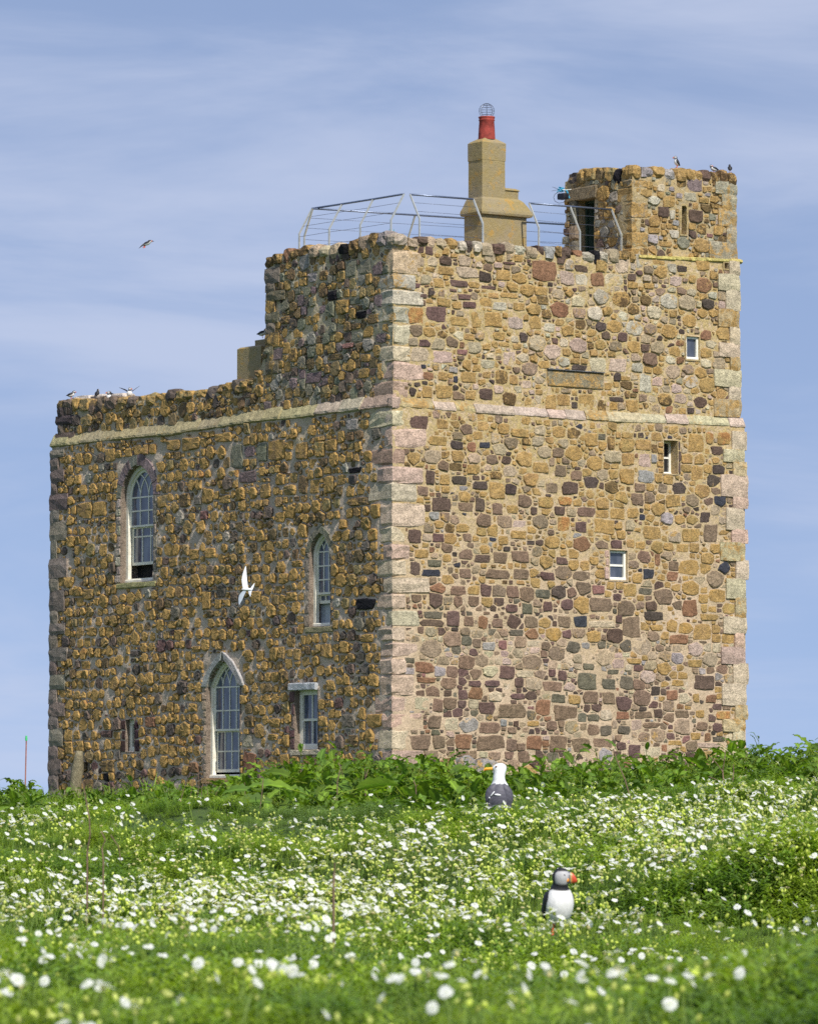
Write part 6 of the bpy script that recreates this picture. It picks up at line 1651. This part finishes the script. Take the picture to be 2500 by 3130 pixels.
    if legs:
        for sg in (1, -1):
            A = Acc(); A.add(*tube([Vector((-.012, .022 * sg, .075)), Vector((-.016, .024 * sg, .035)), Vector((-.010, .026 * sg, .006))], [.008, .005, .005], 6))
            for da in (-.45, 0, .45):
                A.add(*tube([Vector((-.012, .026 * sg, .005)), Vector((-.012 + .036 * math.cos(da), .026 * sg + .036 * math.sin(da), .003))], [.004, .0022], 4))
            A.add([(-.010, .026 * sg, .004), (.020, .026 * sg - .015, .0025), (.024, .026 * sg, .0025), (.020, .026 * sg + .015, .0025)], [(0, 1, 2), (0, 2, 3)])
            put('leg', A.mesh('leg', M_LEG), e)
    return e
# the puffin among the flowers
pp = at(1178 * 1.4517, 1958 * 1.4517, 20.0); gz = tz(pp.x, pp.y)
pf = puffin('puffin standing among the flowers in the foreground, white breast to us, head turned right', (pp.x, pp.y, pp.z - .040), math.radians(-72), math.radians(66), 1.02)
pf.scale = (1.04, 1.04, 1.17)
print('puffin ground', gz, pp.z)

# small birds on the walls
G1 = 'puffins on the wall heads'
def on_wall(px, py, Y): q = at(px, py, Y); return (q.x, q.y, q.z)
YT = FR.pt(R_T0 + 1.5, 0, HT - .2).y
puffin('puffin standing upright on the turret, facing left', on_wall(2067, 512, YT), math.radians(188), 0, .95, 0, True, 'folded', G1, False)
CROUCH = [(-.10, .075, .004, .006), (-.075, .078, .022, .016), (-.05, .08, .045, .036), (-.02, .088, .058, .048), (.015, .10, .06, .05), (.04, .118, .052, .046), (.055, .135, .040, .038), (.062, .150, .033, .034), (.066, .163, .033, .035), (.068, .176, .032, .034), (.068, .186, .024, .026), (.067, .194, .012, .012), (.067, .196, .001, .001)]
def crouch(label, loc, hd, yaw=0., sc=1., wings='folded'):
    sc *= 1.12; e = thing('puffin', label, 'puffin', loc, hd, G1); e.scale = (sc,) * 3
    Hd = Vector((math.cos(yaw), math.sin(yaw), 0)); Sd = Vector((-Hd.y, Hd.x, 0))
    def colf(t, d, p):
        if t > .63: return BLK if p.z > .183 or (p - Vector((.067, 0, p.z))).dot(Hd) < -.02 else FACE
        if t > .5: return BLK
        return WHT if d.z < .15 and t > .12 else BLK
    put_loft('body', e, CROUCH, 22, 14, colf, M_FEATH)
    v, f = tube([Vector((.067, 0, .162)) + Hd * .026, Vector((.067, 0, .160)) + Hd * .045, Vector((.067, 0, .154)) + Hd * .062], [.018, .014, .002], 6)
    put('bill', new_mesh('bill', v, f, M_BILL, (.55, .09, .04, 1), True), e)
    for sg in (1, -1):
        ws = [(.03, .125, .008, .016), (.0, .118, .012, .026), (-.04, .105, .012, .024), (-.08, .088, .008, .014), (-.115, .078, .001, .003)]
        ws = [(x, z, a, b_, sg * (.05 if i < 3 else .03)) for i, (x, z, a, b_) in enumerate(ws)]
        put_loft('wing', e, ws, 12, 8, lambda t, d, p: BLK, M_FEATH)
        v, f = tube([Vector((.0, .022 * sg, .06)), Vector((.005, .024 * sg, .0))], .006, 5); put('leg', new_mesh('leg', v, f, M_LEG), e)
    return e
crouch('puffin preening on the turret, white side showing, second from its right end', on_wall(2182, 528, YT + .6), math.radians(190), math.radians(130), .9)
puffin('puffin seen from behind at the right end of the turret', on_wall(2231, 526, YT + 1.0), math.radians(95), 0, .72, .25, True, 'folded', G1, False)
YL = FL.pt(L_ENDU - 2, 0, HU - .3).y
puffin('puffin with both wings spread on the left parapet', on_wall(396, 1219, FL.pt(FL.inv(396, 1219, -.3)[0], 0, -.3).y), math.radians(-75), math.radians(50), .95, 0, True, 'spread', G1, False)
puffin('white-breasted puffin standing in front of another on the left parapet', on_wall(333, 1232, FL.pt(FL.inv(333, 1225, -.2)[0], 0, -.2).y), math.radians(-110), math.radians(-60), 1.0, 0, True, 'folded', G1, False)
crouch('puffin bowed low behind the white-breasted one on the left parapet', on_wall(344, 1222, FL.pt(FL.inv(344, 1215, -.8)[0], 0, -.8).y), math.radians(160), 0, 1.)
puffin('black-backed puffin turned away on the left parapet', on_wall(297, 1216, FL.pt(FL.inv(297, 1215, -.6)[0], 0, -.6).y), math.radians(60), 0, .78, .12, True, 'folded', G1, False)
crouch('puffin resting at the far left end of the parapet', on_wall(217, 1219, FL.pt(FL.inv(217, 1218, -.5)[0], 0, -.5).y), math.radians(15), 0, .95)
crouch('puffin perched on the low chimney beside the tower', on_wall(802, 1033, 109.7), math.radians(0), 0, 1.05)
# pale droppings-stained stones behind the birds
for px, py, w in ((375, 1212, .34), (315, 1215, .3), (262, 1220, .5)):
    q = at(px, py, FL.pt(FL.inv(px, py, -.8)[0], 0, -.8).y)
    v, f = blob(q, (dl, nl, UP), (w * .9, .2, .07), .6, .08); part('coping_stone', v, f, M_STONE_R, lin((206, 192, 176)) + (.0,))

# flying puffin
q0 = at(446, 743, 80)
e = thing('flying_puffin', 'puffin flying left of the tower with its orange feet trailing', 'puffin', q0)
zs_ = lambda x, y: Vector(((x - 760) / 17.22 / FP * 80, 0, -(y - 560) / 17.22 / FP * 80))
def free_loft(name, pts, rad, mat, cf, parent, seg=12, flat=1.):
    pts = [Vector(p) for p in pts]; v = []; f = []; c = []; n = len(pts)
    for i, p in enumerate(pts):
        T = (pts[min(i + 1, n - 1)] - pts[max(i - 1, 0)]).normalized(); Bv = Vector((0, 1, 0)); Nn = T.cross(Bv).normalized()
        for k in range(seg):
            a = 2 * math.pi * k / seg; dd = Nn * math.cos(a) * rad[i] + Bv * math.sin(a) * rad[i] * flat; v.append(p + dd); c.append(tuple(cf(i / (n - 1), math.cos(a), math.sin(a))) + (1,))
    for i in range(n - 1):
        for k in range(seg): f.append((i * seg + k, i * seg + (k + 1) % seg, (i + 1) * seg + (k + 1) % seg, (i + 1) * seg + k))
    f.append(tuple(range(seg))); f.append(tuple((n - 1) * seg + k for k in range(seg)))
    return put(name, new_mesh(name, v, f, mat, c, True), parent)
free_loft('body', [zs_(560, 690), zs_(640, 630), zs_(740, 590), zs_(860, 550), zs_(940, 500), zs_(1000, 460), zs_(1045, 440), zs_(1060, 435)], [x * 80 / FP / 17.22 for x in (12, 55, 95, 105, 85, 72, 45, 8)], M_FEATH,
          lambda t, c_, s_: (BLK if c_ > -.1 else WHT) if t < .7 else ((BLK if c_ > .45 else FACE)), e)
def wing_mesh(st, yoff, th, col):
    v = []; f = []
    for i, (a, b_) in enumerate(st):
        A_, B_ = zs_(*a), zs_(*b_); m_ = (A_ + B_) / 2; y = yoff * i
        v += [A_ + Vector((0, y, 0)), m_ + Vector((0, y - th, 0)), B_ + Vector((0, y, 0)), m_ + Vector((0, y + th, 0))]
    for i in range(len(st) - 1):
        for k in range(4): f.append((4 * i + k, 4 * i + (k + 1) % 4, 4 * i + 4 + (k + 1) % 4, 4 * i + 4 + k))
    n = len(st) - 1; f.append((0, 1, 2, 3)); f.append((4 * n + 3, 4 * n + 2, 4 * n + 1, 4 * n)); return new_mesh('wing', v, f, M_FEATH, col + (1,))
put('wing', wing_mesh([((800, 480), (760, 620)), ((640, 560), (690, 660)), ((520, 690), (600, 720)), ((440, 790), (500, 790)), ((390, 865), (410, 855))], -.02, .006, (.02, .02, .024)), e)
put('wing', wing_mesh([((860, 400), (900, 520)), ((960, 365), (1000, 430)), ((1060, 365), (1070, 430)), ((1130, 390), (1100, 430)), ((1160, 415), (1150, 425))], .03, .006, (.02, .02, .024)), e)
v, f = tube([zs_(1050, 440), zs_(1085, 455), zs_(1105, 475)], [.016, .014, .002], 7); put('bill', new_mesh('bill', v, f, M_BILL, (.5, .1, .05, 1)), e)
for a in (((690, 660), (650, 740), (605, 800)), ((720, 670), (710, 740), (695, 800))):
    v, f = tube([zs_(*p) for p in a], [.009, .007, .010], 5); put('leg', new_mesh('leg', v, f, M_LEG), e)

# tern hovering before the left wall
q0 = at(660 + 870 / 9.567, 1680 + 1165 / 9.567, 88)
e = thing('flying_tern', 'white tern with long pointed wings flying in front of the left wall', 'tern', q0)
K_ = 88 / FP / 9.567
zs_ = lambda x, y: Vector(((x - 870) * K_, 0, -(y - 1165) * K_))
TW = (.86, .87, .88)
free_loft('body', [zs_(750, 1160), zs_(775, 1162), zs_(810, 1160), zs_(860, 1160), zs_(930, 1160), zs_(1000, 1165), zs_(1060, 1170)], [x * K_ for x in (6, 20, 36, 48, 46, 34, 20)], M_FEATH, lambda t, c_, s_: TW if not (t < .3 and c_ > .55) else (.1, .1, .1), e)
put('wing', wing_mesh([((790, 1130), (935, 1110)), ((765, 1000), (920, 960)), ((750, 880), (905, 850)), ((780, 720), (895, 720)), ((820, 580), (885, 600)), ((858, 470), (872, 475))], .012, .006, TW), e)
put('wing', wing_mesh([((800, 1200), (890, 1215)), ((730, 1270), (850, 1290)), ((685, 1350), (815, 1370)), ((660, 1450), (775, 1470)), ((668, 1560), (730, 1550)), ((690, 1632), (700, 1625))], -.02, .006, (.30, .35, .40)), e)
put('tail', wing_mesh([((1010, 1130), (1060, 1190)), ((1060, 1060), (1100, 1110)), ((1125, 972), (1135, 985))], .004, .004, TW), e)
put('tail', wing_mesh([((940, 1200), (1060, 1190)), ((960, 1280), (1040, 1250)), ((1000, 1385), (1012, 1375))], -.004, .004, (.7, .72, .78)), e)
v, f = tube([zs_(765, 1160), zs_(720, 1168)], [.006, .001], 5); put('bill', new_mesh('bill', v, f, M_BILL, (.5, .12, .04, 1)), e)
# tern with raised wings at the left edge
q0 = at(43, 2415, 46); e = thing('tern', 'pale tern with raised wings half hidden by plants at the left edge', 'tern', q0); K_ = 46 / FP / 4.1
zs_ = lambda x, y: Vector(((x - 185) * K_, 0, -(y - 860) * K_))
free_loft('body', [zs_(130, 905), zs_(160, 885), zs_(190, 868), zs_(220, 880), zs_(240, 895)], [x * K_ for x in (8, 26, 34, 26, 6)], M_FEATH, lambda t, c_, s_: TW, e)
put('wing', wing_mesh([((165, 850), (230, 850)), ((155, 790), (215, 800)), ((130, 750), (170, 770)), ((98, 712), (105, 720))], .01, .003, (.72, .74, .76)), e)
put('wing', wing_mesh([((190, 850), (235, 840)), ((190, 800), (225, 800)), ((178, 765), (190, 765))], -.01, .003, TW), e)

# the gull
Y = 33.4; gx = at(1440 + 760 / 8.98, 2480, Y); gz = tz(gx.x, gx.y)
zg = at(1525, 2280 + 1760 / 8.98, Y).z          # underside of the body in the photograph
k_ = Y / FP / 8.98
e = thing('gull', 'dark-backed gull standing in the docks with its back to us, white head turned left', 'gull', (gx.x, gx.y, zg - .06), math.radians(92))
def gz_(y): return .06 + (1760 - y) * k_
def gy(x): return -(x - 760) * k_           # picture right is -y in the bird's frame (it faces away)
GREY = lin((86, 84, 94)); GW = (.86, .86, .85)
sp = [(0, gz_(1790), .010, .012, gy(800)), (-.01, gz_(1740), .055, .035, gy(790)), (-.01, gz_(1640), .078, .055, gy(770)), (-.005, gz_(1500), .088, .066, gy(762)), (.0, gz_(1340), .084, .068, gy(765)), (.005, gz_(1200), .074, .062, gy(775)), (.008, gz_(1080), .060, .054, gy(780)), (.008, gz_(980), .046, .046, gy(770)), (.008, gz_(880), .042, .043, gy(765)),
      (.008, gz_(780), .042, .040, gy(778)), (.008, gz_(700), .046, .038, gy(784)), (.008, gz_(620), .050, .037, gy(778)), (.008, gz_(550), .042, .032, gy(790)), (.008, gz_(500), .022, .02, gy(800)), (.008, gz_(484), .002, .002, gy(800))]
put_loft('body', e, sp, 50, 34, lambda t, d, p: GW if p.z > gz_(1040 + 60 * abs(d.y)) or (d.x > .3) or p.z < gz_(1640) else tuple(x * (1 + .16 * math.sin(p.z * 260 + 2.2 * math.sin(p.y * 190))) for x in GREY), M_FEATH)
for sg in (1, -1):
    yy = gy(760)
    ws = [(-.018, gz_(1070), .018, .02, yy + .030 * sg), (-.030, gz_(1180), .036, .026, yy + .046 * sg), (-.034, gz_(1330), .042, .026, yy + .055 * sg), (-.034, gz_(1480), .040, .024, yy + .058 * sg), (-.032, gz_(1600), .032, .018, yy + .060 * sg), (-.036, gz_(1690), .018, .010, yy + .066 * sg), (-.04, gz_(1740), .003, .003, yy + .070 * sg)]
    def wc(t, d, p, sg=sg):
        if t > .84: return (.03, .03, .035) if math.sin(t * 60) < .5 else GW
        if .60 < t < .70 and d.y * sg < -.55: return GW
        ed = math.sin(t * 46 + d.y * 5) * .22
        return tuple(x * (1 + ed) for x in GREY)
    put_loft('wing', e, ws, 34, 16, wc, M_FEATH)
for (x, y, w, h_, rot) in ((575, 1325, .018, .0035, .9), (715, 1355, .018, .0055, -.12), (485, 1435, .004, .005, 0)):
    ax1 = Vector((0, -math.cos(rot), math.sin(rot))); ax2 = Vector((0, math.sin(rot), math.cos(rot)))
    v, f = blob(Vector((-.068, gy(x), gz_(y))), (ax1, Vector((1, 0, 0)), ax2), (w, .006, h_), 1., .08, 4); put('feather_tip', new_mesh('feather_tip', v, f, M_FEATH, GW + (1,), True), e)
tl = [(-.035, gz_(1600), .03, .006, gy(820)), (-.05, gz_(1660), .036, .006, gy(810)), (-.06, gz_(1700), .03, .004, gy(810))]
put_loft('tail', e, tl, 6, 12, lambda t, d, p: GW, M_FEATH)
bl = [((620, 635), 50, 30), ((540, 638), 42, 24), ((470, 640), 36, 20), ((410, 642), 38, 18), ((365, 655), 34, 15), ((338, 690), 20, 9), ((332, 722), 5, 4)]
v = []; f = []; c = []
for i, ((x, y), hh, w) in enumerate(bl):
    for k in range(10):
        a = 2 * math.pi * k / 10; v.append(Vector((.008 + math.cos(a) * w * k_, gy(x), gz_(y) + math.sin(a) * hh * k_ * 1.1))); c.append((.80, .42, .03, 1) if not (i in (3, 4) and math.sin(a) < -.3) else (.75, .10, .02, 1))
    if i > 4: c[-10:] = [(.85, .66, .22, 1)] * 10
for i in range(len(bl) - 1):
    for k in range(10): f.append((i * 10 + k, i * 10 + (k + 1) % 10, (i + 1) * 10 + (k + 1) % 10, (i + 1) * 10 + k))
put('bill', new_mesh('bill', v, f, M_BILL, c, True), e)
for sgn in (-1, 1):
    v, f = blob(Vector((.008 + sgn * .0345, gy(682), gz_(575))), (Vector((0, 1, 0)), Vector((1, 0, 0)), UP), (.0065, .0035, .0045), 1, 0, 3); put('eye', new_mesh('eye', v, f, simple_mat('pale_eye', lin((190, 150, 120)), .3), None, True), e)
    v, f = blob(Vector((.008 + sgn * .037, gy(682), gz_(577))), (Vector((0, 1, 0)), Vector((1, 0, 0)), UP), (.003, .002, .003), 1, 0, 3); put('pupil', new_mesh('pupil', v, f, M_EYE, None, True), e)
    v, f = tube([Vector((.0, .03 * sgn, .07)), Vector((-.005, .03 * sgn, -.02)), Vector((.0, .032 * sgn, min(-.05, gz - zg + .065)))], [.009, .006, .006], 6); put('leg', new_mesh('leg', v, f, simple_mat('yellow_leg', lin((210, 170, 60)), .5)), e)
